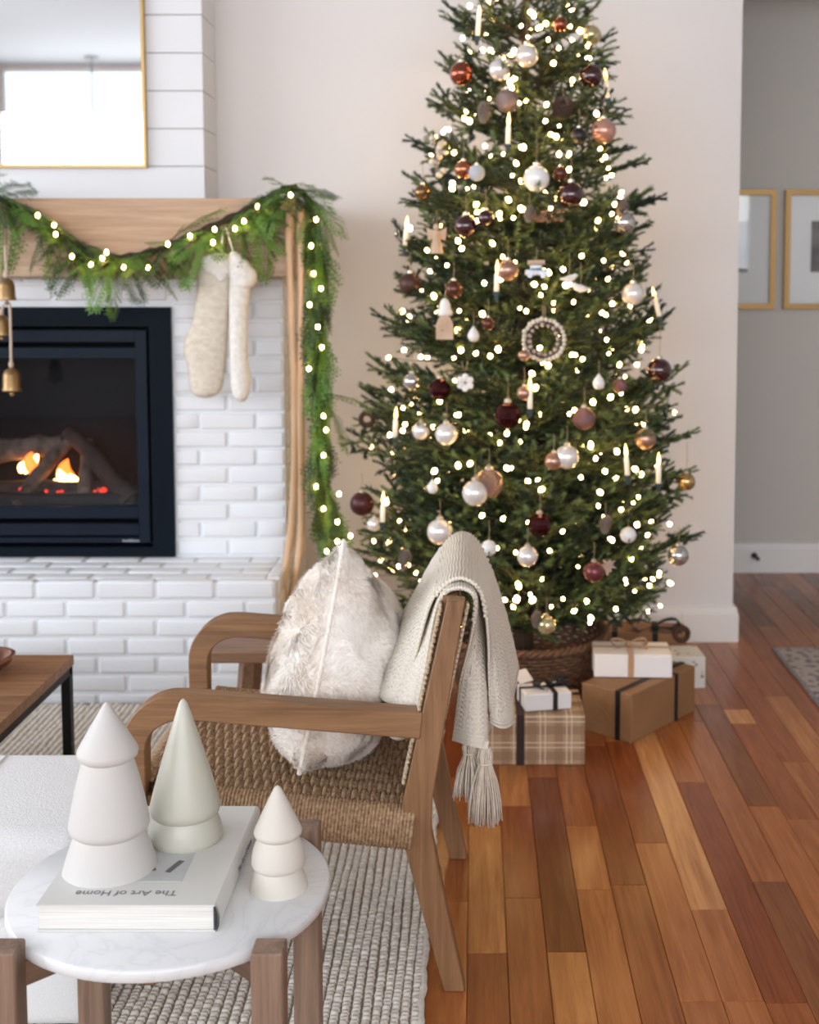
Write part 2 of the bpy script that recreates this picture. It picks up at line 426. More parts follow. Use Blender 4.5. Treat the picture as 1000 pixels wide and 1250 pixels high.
# shiplap chimney breast above
m_ship = mat('shiplap_paint', (222, 223, 224), 0.45)
XS, YS = -1.086, 4.98
b = MB(); b.box(-2.4, XS - 0.012, YS + 0.012, YW, 1.868, RT); sw = struct(b.build('wall_shiplap', mat('shiplap_gap', (150, 150, 150), 0.8)))
zs = 2.015 - 0.149
while zs < RT - 0.01:
    z1 = min(zs + 0.149, RT); z0 = max(zs, 1.868)
    b = MB(); b.box(-2.4, XS, YS, YS + 0.012, z0 + 0.0015, z1 - 0.0015); b.build('board', m_ship, sw, bevel=0.0012, seg=1)
    b = MB(); b.box(XS - 0.012, XS - 0.0002, YS + 0.0121, YW, z0 + 0.0015, z1 - 0.0015); b.build('board', m_ship, sw, bevel=0.0012, seg=1)
    zs = z1

# ------------------------------------------------------------------ mirror leaning over the mantel
m_gold = mat('brushed_gold', (172, 140, 88), 0.35, 0.9)
mx1, mz0 = -1.312 + 0.0, 2.008; mx0, mz1, mr = -2.13, 2.93, 0.28
def arch(inset):
    x0, x1, z0, z1, r_ = mx0 + inset, mx1 - inset, mz0 + inset, mz1 - inset, mr - inset
    pts = [(x0, z0), (x1, z0)]
    for k in range(13): a = k / 12 * PI / 2; pts.append((x1 - r_ + r_ * math.cos(a), z1 - r_ + r_ * math.sin(a)))
    for k in range(13): a = PI / 2 + k / 12 * PI / 2; pts.append((x0 + r_ + r_ * math.cos(a), z1 - r_ + r_ * math.sin(a)))
    return pts
mir = thing('arched_mirror', ((mx0 + mx1) / 2, YS - 0.02, mz0), 'tall mirror with a thin gold frame hung on the white shiplap', 'mirror')
Minv = Matrix.Translation(-mir.location)
rows = []
for ins, yy in ((0, YS - 0.001), (0, YS - 0.026), (0.012, YS - 0.026), (0.012, YS - 0.012)): rows.append([Minv @ Vector((x, yy, z)) for x, z in arch(ins)])
b = MB(); b.grid(rows, wrap=True); b.build('frame', m_gold, mir)
m_mirror = mat('silvered_glass', (240, 242, 242), 0.02, 1.0)
b = MB(); b.prism([(x - mir.location.x, z - mz0) for x, z in arch(0.0125)], YS - 0.014 - mir.location.y, YS - 0.004 - mir.location.y); b.build('mirror_glass', m_mirror, mir)
# pendant lamp that the mirror reflects
pd = thing('pendant_lamp', (-4.26, -3.95, 4.05), 'white pendant lamp hanging from the ceiling, seen in the mirror', 'lamp')
m_grey = mat('grey_metal', (150, 150, 152), 0.4, 0.3)
b = MB(); b.lathe([(0.075, 0), (0.075, -0.02), (0.02, -0.035)], 24); b.build('canopy', m_grey, pd, smooth=True)
b = MB(); b.tube([(0, 0, -0.03), (0, 0, -1.6)], 0.011, 8); b.build('rod', m_grey, pd)
b = MB(); b.lathe([(0.03, -1.58), (0.1, -1.63), (0.24, -1.82), (0.24, -1.86), (0.23, -1.86), (0.09, -1.65)], 32, cap=False); b.build('shade', m_trim, pd, smooth=True)

# ------------------------------------------------------------------ gas fireplace insert
m_blk = mat('black_steel', (7, 17, 27), 0.6, 0.0, spec=0.1)
m_blk2 = mat('black_steel_satin', (13, 24, 37), 0.5, 0.0, spec=0.15)
m_soot = mat('sooty_firebrick', (20, 19, 20), 0.9, c2=(12, 12, 13), nscale=14)
YF = YB - 0.004
fi = thing('gas_fireplace', ((fx0 + fx1) / 2, YF, ZH), 'black gas fireplace insert with burning logs set in white brick', 'fireplace')
L0 = fi.location
def fb(x0, x1, y0, y1, z0, z1, name, m, bv=0.002, par=None):
    b = MB(); b.box(x0 - L0.x, x1 - L0.x, y0 - L0.y, y1 - L0.y, z0 - L0.z, z1 - L0.z); return b.build(name, m, par or fi, bevel=bv, seg=1)
fw = 0.085
def surround():
    b = MB()
    o = [(fx0, ZH + 0.003), (fx1, ZH + 0.003), (fx1, fz1), (fx0, fz1)]; i_ = [(fx0 + fw, ZH + 0.04), (fx1 - fw, ZH + 0.04), (fx1 - fw, fz1 - 0.075), (fx0 + fw, fz1 - 0.075)]
    rows = []
    for loop, y in ((o, YF + 0.02), (o, YF - 0.012), (i_, YF - 0.012), (i_, YF + 0.06)): rows.append([(x - L0.x, y - L0.y, z - L0.z) for x, z in loop])
    b.grid(rows, wrap=True); return b.build('surround', m_blk, fi)
surround()
ix0, ix1 = fx0 + fw + 0.012, fx1 - fw - 0.012
zb, zt = ZH + 0.055, fz1 - 0.09
fb(ix1 - 0.045, ix1, YF - 0.004, YF + 0.03, zb, zt, 'door_stile', m_blk2); fb(ix0, ix0 + 0.045, YF - 0.004, YF + 0.03, zb, zt, 'door_stile', m_blk2)
fb(ix0 + 0.045, ix1 - 0.045, YF, YF + 0.03, zt - 0.048, zt, 'louvre', m_blk2); fb(ix0 + 0.045, ix1 - 0.045, YF, YF + 0.03, zt - 0.112, zt - 0.068, 'louvre', m_blk2)
fb(ix0 + 0.045, ix1 - 0.045, YF, YF + 0.03, zb, zb + 0.022, 'louvre', m_blk2); fb(ix0 + 0.045, ix1 - 0.045, YF, YF + 0.03, zb + 0.03, zb + 0.078, 'louvre', m_blk2); fb(ix0 + 0.045, ix1 - 0.045, YF, YF + 0.03, zb + 0.098, zb + 0.145, 'louvre', m_blk2)
gz0, gz1 = zb + 0.14, zt - 0.11
fb(ix0 + 0.04, ix1 - 0.04, YF + 0.026, YF + 0.03, gz0, gz1, 'glass', glass_mat('fire_glass', (0.9, 0.92, 0.95, 1), 1.28), 0)
# maker's badge: a few tiny raised marks
m_badge = mat('badge_metal', (176, 184, 196), 0.35, 0.7)
b = MB(); bp = aty(150, 660, YF - 0.001)
for k in range(10):
    x = bp.x + k * 0.0068; h = (0.009, 0.006, 0.006, 0.008, 0.009, 0.009, 0.006, 0.008, 0.006, 0.006)[k]
    b.box(x - L0.x, x + 0.0045 - L0.x, -0.0022, -0.0004, bp.z - 0.004 - L0.z, bp.z - 0.004 + h - L0.z)
b.build('badge', m_badge, fi)
# fire chamber
b = MB(); cx0, cx1, cy1 = ix0, ix1, YF + 0.37
def q(*p): b.add([(x - L0.x, y - L0.y, z - L0.z) for x, y, z in p], [(0, 1, 2, 3)])
q((cx0, YF + 0.03, zb), (cx1, YF + 0.03, zb), (cx1 - 0.1, cy1, zb), (cx0 + 0.1, cy1, zb)); q((cx0 + 0.1, cy1, zb), (cx1 - 0.1, cy1, zb), (cx1 - 0.1, cy1, zt), (cx0 + 0.1, cy1, zt))
q((cx1, YF + 0.03, zb), (cx1 - 0.1, cy1, zb), (cx1 - 0.1, cy1, zt), (cx1, YF + 0.03, zt)); q((cx0, YF + 0.03, zb), (cx0 + 0.1, cy1, zb), (cx0 + 0.1, cy1, zt), (cx0, YF + 0.03, zt)); q((cx0, YF + 0.03, zt), (cx1, YF + 0.03, zt), (cx1 - 0.1, cy1, zt), (cx0 + 0.1, cy1, zt))
b.build('firebox', m_soot, fi)
fb(ix0 + 0.08, ix1 - 0.08, YF + 0.07, YF + 0.3, gz0 - 0.02, gz0 + 0.045, 'burner_tray', mat('grate_black', (24, 22, 22), 0.7), 0.01)
m_log = mat('charred_log', (78, 60, 50), 0.85, c2=(40, 32, 28), nscale=16, stretch=(1, 1, 1), bmp=0.6, bdist=0.01)
m_logw = mat('ashy_log', (126, 106, 90), 0.85, c2=(62, 50, 42), nscale=18, bmp=0.6, bdist=0.01)
def log(px0, py0, px1, py1, y0, y1, r0, r1, m):
    p = aty(px0, py0, y0) - L0; q_ = aty(px1, py1, y1) - L0; pts = []; rad = []
    for k in range(9):
        t = k / 8; c = p.lerp(q_, t); c += Vector((0, 0, 0.012 * math.sin(t * 3.1))) + Vector((R.uniform(-1, 1), R.uniform(-1, 1), R.uniform(-1, 1))) * 0.005
        pts.append(c); rad.append((r0 + (r1 - r0) * t) * R.uniform(0.9, 1.1))
    b = MB(); b.tube(pts, rad, 10); return smooth_by_angle(b.build('log', m, fi), 60)
log(-60, 606, 160, 598, YF + 0.16, YF + 0.16, 0.045, 0.04, m_log)
log(-40, 560, 75, 545, YF + 0.24, YF + 0.26, 0.05, 0.045, m_logw)
log(20, 618, 92, 530, YF + 0.09, YF + 0.28, 0.036, 0.028, m_logw)
log(160, 612, 84, 528, YF + 0.11, YF + 0.28, 0.05, 0.03, m_log)
log(102, 606, 108, 540, YF + 0.10, YF + 0.27, 0.03, 0.022, m_logw)
m_flame = mat('flame', (255, 190, 90), 0.5, emis=(255, 186, 112), estr=16)
m_flame2 = mat('flame_tip', (255, 120, 50), 0.5, emis=(255, 120, 46), estr=3.0)
m_ember = mat('ember', (120, 30, 20), 0.8, emis=(255, 62, 40), estr=1.6)
def flame(px, py, hpx, wpx, y, m):
    base = aty(px, py, y) - L0; h = hpx * y / FPX; w_ = wpx * y / FPX / 2; b = MB(); pts = []; rad = []
    for k in range(9):
        t = k / 8; pts.append(base + Vector((0.14 * h * math.sin(t * 4 + px), 0, h * t))); rad.append(max(0.0008, w_ * math.sin(PI * (0.28 + 0.72 * t)) ** 0.8))
    b.tube(pts, rad, 10); return b.build('flame', m, fi, smooth=True)
for a in ((76, 598, 26, 15), (88, 600, 22, 16), (70, 602, 18, 12), (98, 600, 18, 10)): flame(*a, YF + 0.17, m_flame)
for a in ((42, 577, 26, 9), (28, 576, 13, 9), (35, 577, 8, 10)): flame(*a, YF + 0.22, m_flame)
for a in ((84, 597, 38, 22), (40, 577, 26, 16), (100, 594, 26, 10)): flame(*a, YF + 0.20, m_flame2)
b = MB()
for k in range(26):
    px = R.choice([R.uniform(20, 36), R.uniform(56, 78), R.uniform(116, 128), R.uniform(84, 104)]); p = aty(px, R.uniform(597, 602), YF + R.uniform(0.1, 0.16)) - L0; b.sphere(p, R.uniform(0.006, 0.012), 6, 4)
o = b.build('embers', m_ember, fi); o['kind'] = 'stuff'

# ------------------------------------------------------------------ chunky woven rug
m_rug = mat('rug_wool', (228, 221, 211), 0.95, c2=(200, 190, 176), nscale=60, bmp=0.5, bdist=0.002, sheen=0.3, space='World')
RX1, RX0, RY0, RY1 = -0.115, -2.3, 1.3, 4.385
rug = thing('woven_rug', (RX1 - 1.0, 2.9, 0), 'large chunky woven cream rug in front of the hearth', 'rug')
ro = rug.location
m_rugb = mat('rug_backing', (160, 148, 130), 0.95)
b = MB()
edge = [(RX0 + 0.01, RY0), (RX0 + 0.01, RY1)]
b.box(RX0 - ro.x, RX1 - 0.004 - ro.x, RY0 - ro.y, RY1 - ro.y, 0.001, 0.006); b.build('backing', m_rugb, rug)
pitch = 0.0212
ncol = int((RX1 + 2.05) / pitch)
b = MB()
V, Fc = b.v, b.f
for ci in range(ncol):
    xc = RX1 - pitch * (ci + 0.5)
    ya = 1.95 if xc > -1.0 else 2.2
    y = ya + R.uniform(0, 0.01)
    while y < RY1 - 0.003:
        L = R.uniform(0.0125, 0.0175) * (1.6 if R.random() < 0.08 else 1)
        far = y > 3.4
        w_ = pitch * R.uniform(0.86, 1.0) / 2; hgt = R.uniform(0.010, 0.0135); xo = xc + 0.002 * math.sin(y * 9 + ci) - ro.x + R.uniform(-0.0008, 0.0008)
        yo = y + R.uniform(-0.002, 0.002) - ro.y; k0 = len(V); sk = R.uniform(-0.002, 0.004)
        # a little loop: three cross-sections of four points each
        for ty, hh, ww in ((0.0, 0.35, 0.72), (0.3, 1.0, 1.0), (0.75, 0.95, 1.0), (1.05, 0.3, 0.75)):
            zz = 0.005 + hgt * hh; yy = yo + L * ty
            V.extend(((xo - w_ * ww, yy, 0.005), (xo - w_ * 0.62 * ww, yy - sk * 0.5, zz - 0.0015), (xo + w_ * 0.62 * ww, yy + sk * 0.5, zz - 0.0015), (xo + w_ * ww, yy, 0.005)))
        for i in range(3):
            for j in range(3): a = k0 + i * 4 + j; Fc.append((a, a + 1, a + 5, a + 4)); b.mi.append(0)
        Fc.append((k0, k0 + 1, k0 + 2, k0 + 3)); Fc.append((k0 + 15, k0 + 14, k0 + 13, k0 + 12)); b.mi += [0, 0]
        y += L
o = b.build('pile', m_rug, rug, smooth=True); o['kind'] = 'stuff'
b = MB()
pts = [(RX1 + 0.002 * math.sin(k * 0.9) - ro.x, 1.3 + k * 0.02 - ro.y, 0.008) for k in range(155)]
b.tube(pts, [0.008 + 0.0012 * math.sin(k * 2.1) for k in range(155)], 8); b.build('edge_binding', m_rug, rug, smooth=True)

# ------------------------------------------------------------------ patterned runner in the hall side
m, nt, bs = newmat('faded_oriental')
v = coords(nt, (1, 1, 1), 'World')
vo = node(nt, 'ShaderNodeTexVoronoi'); vo.inputs['Scale'].default_value = 26; nt.links.new(v, vo.inputs['Vector'])
no = node(nt, 'ShaderNodeTexNoise'); no.inputs['Scale'].default_value = 60; no.inputs['Detail'].default_value = 5; nt.links.new(v, no.inputs['Vector'])
mm_ = node(nt, 'ShaderNodeMath', operation='MULTIPLY_ADD'); mm_.inputs[1].default_value = 0.6; nt.links.new(no.outputs[0], mm_.inputs[0]); nt.links.new(vo.outputs['Distance'], mm_.inputs[2])
nt.links.new(ramp(nt, mm_.outputs[0], [(0.40, s2l((78, 72, 78))), (0.52, s2l((150, 142, 140))), (0.62, s2l((92, 84, 88))), (0.75, s2l((176, 166, 158)))]), bs.inputs['Base Color']); bs.inputs['Roughness'].default_value = 0.95
b = MB(); b.box(0, 1.6, 0, 2.6, 0.001, 0.009)
o = b.build('patterned_rug', m, bevel=0.002, seg=1); o.location = (1.258, 2.5, 0); tag(o, 'faded grey patterned rug on the wooden floor beside the hall opening', 'rug')
b = MB(); b.box(-0.002, 0.014, 0.0, 2.6, 0.0015, 0.0105); b.build('border', mat('rug_border', (150, 146, 148), 0.95, c2=(120, 112, 112), nscale=50), o)

# ------------------------------------------------------------------ coffee table by the hearth
m_walx = wood('coffee_wood', (104, 70, 46), (168, 124, 88), 'X', 1.0, 0.42)
ct = thing('coffee_table', (-1.75, 3.3, 0), 'low coffee table with a wooden plank top on a black metal frame', 'table')
cxr, cy0, cy1_, cz = -1.222, 2.93, 3.665, 0.42
npl = 6
for k in range(npl):
    y0 = cy0 + (cy1_ - cy0) * k / npl; y1 = cy0 + (cy1_ - cy0) * (k + 1) / npl
    b = MB(); b.box(-2.3 + 1.75, cxr + 1.75, y0 - 3.3 + 0.0006, y1 - 3.3 - 0.0006, cz - 0.03, cz); b.build('plank', m_walx, ct, bevel=0.001, seg=1)
m_iron = mat('black_iron', (24, 24, 26), 0.5, 0.4)
fz = cz - 0.0305
b = MB()
b.box(-2.3 + 1.75, cxr + 1.75 - 0.004, cy1_ - 0.03 - 3.3, cy1_ - 0.002 - 3.3, fz - 0.026, fz); b.box(-2.3 + 1.75, cxr + 1.75 - 0.004, cy0 - 3.3, cy0 + 0.028 - 3.3, fz - 0.026, fz); b.box(cxr + 1.75 - 0.032, cxr + 1.75 - 0.004, cy0 - 3.3, cy1_ - 0.002 - 3.3, fz - 0.026, fz)
b.build('frame', m_iron, ct, bevel=0.001, seg=1)
for (x, y) in ((cxr - 0.018, cy1_ - 0.016), (cxr - 0.018, cy0 + 0.014), (-2.28, cy1_ - 0.016), (-2.28, cy0 + 0.014)):
    b = MB(); b.box(x + 1.75 - 0.014, x + 1.75 + 0.014, y - 3.3 - 0.014, y - 3.3 + 0.014, 0.016, fz - 0.026); b.build('leg', m_iron, ct, bevel=0.001, seg=1)
m_cop = mat('copper_glass', (170, 120, 100), 0.25, 0.7, c2=(120, 80, 66), nscale=12)
p = atz(-38, 836, cz)
b = MB(); b.lathe([(0.03, 0), (0.045, 0.004), (0.082, 0.03), (0.096, 0.055), (0.084, 0.056), (0.07, 0.03), (0.02, 0.012)], 32, cap=True)
o = b.build('copper_bowl', m_cop, smooth=True); o.location = (p.x - 0.002, p.y + 0.09, cz + 0.0005); tag(o, 'small copper glazed bowl on the wooden coffee table', 'bowl')
b = MB(); b.sphere((0, 0, 0.062), 0.045, 16, 10, (1, 1, 0.9)); b.build('contents', mat('copper_fill', (188, 142, 122), 0.4, 0.3), o, smooth=True)

# ------------------------------------------------------------------ white upholstered ottoman
m_boucle = mat('white_boucle', (230, 230, 230), 0.95, c2=(222, 221, 220), nscale=240, bmp=0.6, bdist=0.003, sheen=0.4)
def roundbox(x0, x1, y0, y1, z0, z1, r_, name, m, parent, seg=5):
    b = MB(); b.box(x0, x1, y0, y1, z0, z1); o = b.build(name, m, parent, bevel=r_, seg=seg); o.data.polygons.foreach_set('use_smooth', [True] * len(o.data.polygons)); return o
ot = thing('ottoman', (-1.35, 2.64, 0), 'white boucle upholstered ottoman between the coffee table and side table', 'ottoman')
roundbox(-0.55, 0.555, -0.225, 0.235, 0.018, 0.25, 0.03, 'base', m_boucle, ot)
cu = roundbox(-0.55, 0.56, -0.235, 0.238, 0.245, 0.432, 0.05, 'seat_cushion', m_boucle, ot)
b = MB(); b.tube([(0.24, -0.236, 0.02), (0.24, -0.238, 0.30), (0.24, -0.236, 0.38), (0.24, -0.20, 0.428), (0.24, 0.0, 0.4345), (0.24, 0.19, 0.4335), (0.24, 0.237, 0.39)], 0.0028, 6); b.build('seam', m_boucle, cu, smooth=True)
for sx in (-0.5, 0.5):
    for sy in (-0.19, 0.19):
        b = MB(); b.box(sx - 0.02, sx + 0.02, sy - 0.02, sy + 0.02, 0.017, 0.021); b.build('foot', m_iron, ot)

# ------------------------------------------------------------------ round marble side table
m, nt, bs = newmat('white_marble')
n = node(nt, 'ShaderNodeTexNoise'); n.inputs['Scale'].default_value = 6; n.inputs['Detail'].default_value = 9; n.inputs['Distortion'].default_value = 1.6; nt.links.new(coords(nt, (1, 1, 1), 'Object', (0, 0, 0.5)), n.inputs['Vector'])
nt.links.new(ramp(nt, n.outputs[0], [(0.40, s2l((222, 222, 221))), (0.49, s2l((218, 218, 217))), (0.505, s2l((211, 211, 212))), (0.53, s2l((219, 219, 218))), (0.7, s2l((224, 224, 223)))]), bs.inputs['Base Color']); bs.inputs['Roughness'].default_value = 0.28
m_marble = m
m_walz = wood('walnut_leg', (98, 76, 62), (150, 122, 102), 'Z', 1.0, 0.5)
TC = Vector((-0.506, 1.98, 0)); TZ = 0.55; TR = 0.262
st = thing('side_table', TC, 'round white marble side table with square walnut legs', 'table')
b = MB(); b.lathe([(TR - 0.004, TZ - 0.022), (TR, TZ - 0.019), (TR, TZ - 0.004), (TR - 0.004, TZ)], 96); smooth_by_angle(b.build('marble_top', m_marble, st), 60)
for sx in (-1, 1):
    for sy in (-1, 1):
        x, y = sx * 0.198, (0.196 if sy > 0 else -0.216)
        M = Matrix.Translation((x, y, 0)) @ Matrix.Rotation(PI / 4 * 0, 4, 'Z')
        b = MB(); b.box(-0.024, 0.024, -0.024, 0.024, 0.017, TZ + 0.012); o = b.build('leg', m_walz, st, bevel=0.0025, seg=1); o.location = (x, y, 0)
# the legs stand just outside the disc: notch beams run below the marble
m_wald = wood('walnut_rail', (88, 66, 52), (132, 104, 86), 'X', 1.0, 0.5)
for a in (PI / 4, -PI / 4):
    b = MB(); b.box(-0.262, 0.262, -0.016, 0.016, TZ - 0.062, TZ - 0.023); o = b.build('cross_rail', m_wald, st); o.rotation_euler = (0, 0, a)
    if a < 0: o.location.z = -0.0003

# the book
m_cover = mat('book_cover', (212, 211, 205), 0.4)
m_pages = mat('book_pages', (232, 228, 220), 0.8, c2=(204, 200, 194), nscale=9, stretch=(0.6, 0.6, 60))
m_ink = mat('grey_ink', (120, 120, 124), 0.6)
bx0, bx1, by0, by1, bz0, bz1 = -0.678, -0.395, 1.824, 2.185, TZ + 0.0005, 0.5935
bk = thing('coffee_table_book', ((bx0 + bx1) / 2, (by0 + by1) / 2, bz0), 'thick cream hardback art book lying upside down on the marble table', 'book')
hx, hy, hh = (bx1 - bx0) / 2, (by1 - by0) / 2, bz1 - bz0
b = MB(); b.box(-hx + 0.004, hx - 0.008, -hy + 0.004, hy - 0.004, 0.003, hh - 0.003); b.build('page_block', m_pages, bk)
b = MB(); b.box(-hx, hx - 0.006, -hy, hy, 0, 0.0028); b.build('back_cover', m_cover, bk, bevel=0.0008, seg=1)
b = MB(); b.box(-hx, hx - 0.006, -hy, hy, hh - 0.0028, hh); fc = b.build('front_cover', m_cover, bk, bevel=0.0008, seg=1)
b = MB(); rows = []
for k in range(9):
    a = -PI / 2 + PI * k / 8; rows.append([(hx - 0.006 + 0.007 * math.cos(a), y, hh / 2 + (hh / 2) * math.sin(a)) for y in (-hy, hy)])
rows2 = [[(p[0] - 0.0025, p[1], p[2]) for p in r_] for r_ in rows]
b.grid(rows); b.grid(rows2); b.build('spine', m_cover, bk, smooth=True)
b = MB(); b.box(hx - 0.0085, hx - 0.006, -hy + 0.0005, -hy + 0.003, 0.003, hh - 0.003); b.build('headband', mat('dark_headband', (52, 56, 66), 0.7), bk)
# cover picture (a pale room with a few dark strokes) and its title
b = MB(); b.box(-hx + 0.10, hx - 0.075, -hy + 0.075, hy - 0.095, hh, hh + 0.0004); b.build('cover_picture', mat('cover_picture', (206, 207, 204), 0.5, c2=(184, 186, 186), nscale=14), fc)
b = MB()
for (x0, y0, x1, y1, w_) in ((-0.004, 0.03, -0.02, 0.10, 0.02), (0.036, -0.075, 0.05, -0.035, 0.010), (0.012, -0.07, 0.002, -0.05, 0.010), (-0.03, -0.02, -0.012, 0.03, 0.012)): b.bar((x0, y0, hh + 0.0006), (x1, y1, hh + 0.0006), w_, 0.0004)
b.build('picture_strokes', mat('picture_dark', (104, 98, 96), 0.6), fc)
def text(body, size, loc, rot, m, parent, name):
    cu = bpy.data.curves.new(name, 'FONT'); cu.body = body; cu.size = size; cu.align_x = 'CENTER'; cu.align_y = 'CENTER'; cu.extrude = 0.0002
    o = bpy.data.objects.new(name, cu); COL.objects.link(o)
    dg = bpy.context.evaluated_depsgraph_get(); me = bpy.data.meshes.new_from_object(o.evaluated_get(dg)); bpy.data.objects.remove(o)
    o = bpy.data.objects.new(name, me); COL.objects.link(o); me.materials.clear(); me.materials.append(m)
    o.location = loc; o.rotation_euler = rot; o.parent = parent; return o
text('The Art of Home', 0.0225, (-0.012, -hy + 0.038, hh + 0.0004), (0, 0, PI), m_ink, fc, 'title_lettering')
text('The Art of Home', 0.017, (hx + 0.0013, 0.03, hh / 2), (PI / 2, 0, PI / 2), m_ink, bk, 'spine_lettering')

# the three ceramic trees
def ctree(base, prof_px, apex_py, label, m, name, py_base):
    """prof: (half-width px, py) pairs from the apex downwards, measured at the tree's own depth."""
    Y = base.y; prof = []
    kx = Y / FPX * 1.045
    for hw, py in prof_px: prof.append((hw * kx, aty(580, py, Y).z - base.z))
    prof[-1] = (prof[-1][0], 0.0)
    prof = prof[::-1]
    P = [Vector((r_, 0, z)) for r_, z in prof]
    b = MB(); b.lathe([(max(p.x, 0.0006), p.z) for p in P], 48); o = b.build(name, m, smooth=False)
    smooth_by_angle(o, 50); o.location = base; return tag(o, label, 'ornament')
m_cer = mat('matte_white_ceramic', (200, 196, 191), 0.6, bmp=0.06, nscale=120)
m_cer2 = mat('matte_ivory_ceramic', (210, 203, 191), 0.6, bmp=0.06, nscale=120)
m_sage = mat('glazed_sage_ceramic', (190, 187, 172), 0.35, bmp=0.04, nscale=60)
def bez(hw0, y0, hw1, y1, bulge, n=7):
    out = []
    for k in range(n):
        t = k / (n - 1); out.append((hw0 + (hw1 - hw0) * t + bulge * math.sin(PI * t), y0 + (y1 - y0) * t))
    return out
zt_ = bz1 + 0.0008
t1 = Vector((-0.60, 1.952, zt_))
ctree(t1, [(1.2, 857), (3, 859)] + bez(5, 862, 35.5, 914, 0.6) + [(36, 917), (35, 922), (32, 924.5)] + bez(30, 926, 47, 1000, 1.2) + [(47.5, 1005), (46, 1010), (42, 1013)] + bez(41, 1014, 58.5, 1066, 0.6) + [(59, 1072), (56, 1077), (50, 1079)], 857, 'tall matte white ceramic tree with three tiers standing on the book', m_cer, 'ceramic_tree', 1079)
t2 = Vector((-0.500, 2.055, zt_))
ctree(t2, [(1.2, 853), (3, 855)] + bez(5, 858, 41.5, 980, 1.0) + [(42, 984), (41, 989), (38, 992)] + bez(37, 993, 44, 1015, 1.0) + [(44.5, 1019), (42, 1024), (36, 1028), (34, 1029), (38, 1031)], 853, 'slender sage green glazed ceramic tree on the book', m_sage, 'ceramic_tree', 1031)
t3 = Vector((-0.326, 1.968, TZ + 0.0008))
ctree(t3, [(1.2, 959), (3, 960.5)] + bez(4.5, 962, 28.5, 1012, 0.4) + [(29, 1014), (28, 1018), (25, 1020)] + bez(24, 1021, 32, 1047, 2.0) + [(32.5, 1051), (31, 1055), (28, 1057)] + bez(27, 1058, 36, 1086, 1.6) + [(36.5, 1090), (35, 1094), (31, 1096)], 959, 'short ivory ceramic tree with three tiers standing on the marble', m_cer2, 'ceramic_tree', 1096)

# ------------------------------------------------------------------ lounge chair
m_oakc = wood('chair_oak', (108, 74, 46), (152, 112, 75), 'X', 1.1, 0.5)
m_oakz = wood('chair_oak_upright', (108, 74, 46), (152, 112, 75), 'Z', 1.1, 0.5)
CO = Vector((-0.42, 2.91, 0))
ch = thing('lounge_chair', CO, 'oak armchair with curved arms and a woven rope seat, throw over its back', 'chair')
YN, YFR = 2.6, 3.22; TH = 0.042
def C(x, y, z): return (x - CO.x, y - CO.y, z)
def post(y, s):
    """Rear post: leaning back above the seat, kicked back below it."""
    o_ = [(-0.060, 0.872), (-0.021, 0.872), (-0.062, 0.62), (-0.093, 0.43), (-0.095, 0.36), (-0.06, 0.18), (-0.022, 0.0), (-0.067, 0.0), (-0.118, 0.19), (-0.160, 0.355), (-0.158, 0.42), (-0.115, 0.62)]
    b = MB(); b.prism([(x - CO.x, z) for x, z in o_], y - TH / 2 - CO.y, y + TH / 2 - CO.y); return b.build('rear_leg', m_oakz, ch, bevel=0.0025, seg=1)
post(YN, 1); post(YFR, 1)
def arm(y):
    """Arm that sweeps round a wide curve into the front leg."""
    outer = []; inner = []
    outer += [(-0.112, 0.627)]; inner += [(-0.118, 0.570)]
    outer += [(-0.40, 0.650), (-0.62, 0.668)]; inner += [(-0.40, 0.593), (-0.60, 0.610)]
    ox, oz, orr = -0.64, 0.547, 0.122; ix_, iz, irr = -0.628, 0.545, 0.067
    for k in range(1, 13):
        a = PI / 2 + PI / 2 * k / 12
        outer.append((ox + orr * math.cos(a) * 1.0, oz + orr * math.sin(a) * (1 if k else 1))); inner.append((ix_ + (irr + 0.016) * math.cos(a), iz + irr * math.sin(a)))
    outer += [(-0.760, 0.35), (-0.736, 0.017)]; inner += [(-0.712, 0.35), (-0.698, 0.017)]
    n = len(outer); b = MB(); vs = []
    w0 = TH / 2 + 0.004
    for yy in (y - w0 - CO.y, y + w0 - CO.y):
        for x, z in outer: vs.append((x - CO.x, yy, z))
        for x, z in inner: vs.append((x - CO.x, yy, z))
    fs = []; N = 2 * n
    for i in range(n - 1):
        fs += [(i, i + 1, n + i + 1, n + i), (N + i, N + n + i, N + n + i + 1, N + i + 1), (i, N + i, N + i + 1, i + 1), (n + i, n + i + 1, N + n + i + 1, N + n + i)]
    fs += [(0, n, N + n, N), (n - 1, N + n - 1, N + 2 * n - 1, 2 * n - 1)]
    b.add(vs, fs); o = b.build('arm', m_oakc, ch, bevel=0.0025, seg=1); return smooth_by_angle(o, 30)
arm(YN); arm(YFR)
# seat rails (mostly wrapped in rope) and back rails
def srz(x): return 0.462 - (x + 0.72) * 0.105        # top of the seat slopes down to the back
b = MB(); b.bar(C(-0.715, YN + 0.02, srz(-0.715) - 0.045), C(-0.715, YFR - 0.02, srz(-0.715) - 0.045), 0.03, 0.05); b.build('front_rail', m_oakc, ch)
b = MB(); b.bar(C(-0.15, YN + 0.02, srz(-0.15) - 0.05), C(-0.15, YFR - 0.02, srz(-0.15) - 0.05), 0.03, 0.05); b.build('back_rail', m_oakc, ch)
for y in (YN, YFR): b = MB(); b.bar(C(-0.715, y, srz(-0.715) - 0.045), C(-0.13, y, srz(-0.13) - 0.045), 0.03, 0.05); b.build('side_rail', m_oakc, ch)
b = MB(); b.bar(C(-0.055, YN + 0.02, 0.852), C(-0.055, YFR - 0.02, 0.852), 0.03, 0.035); b.build('top_rail', m_oakc, ch)
b = MB(); b.bar(C(-0.55, YN + 0.02, 0.30), C(-0.55, YFR - 0.02, 0.30), 0.03, 0.045); b.build('stretcher', m_oakc, ch)
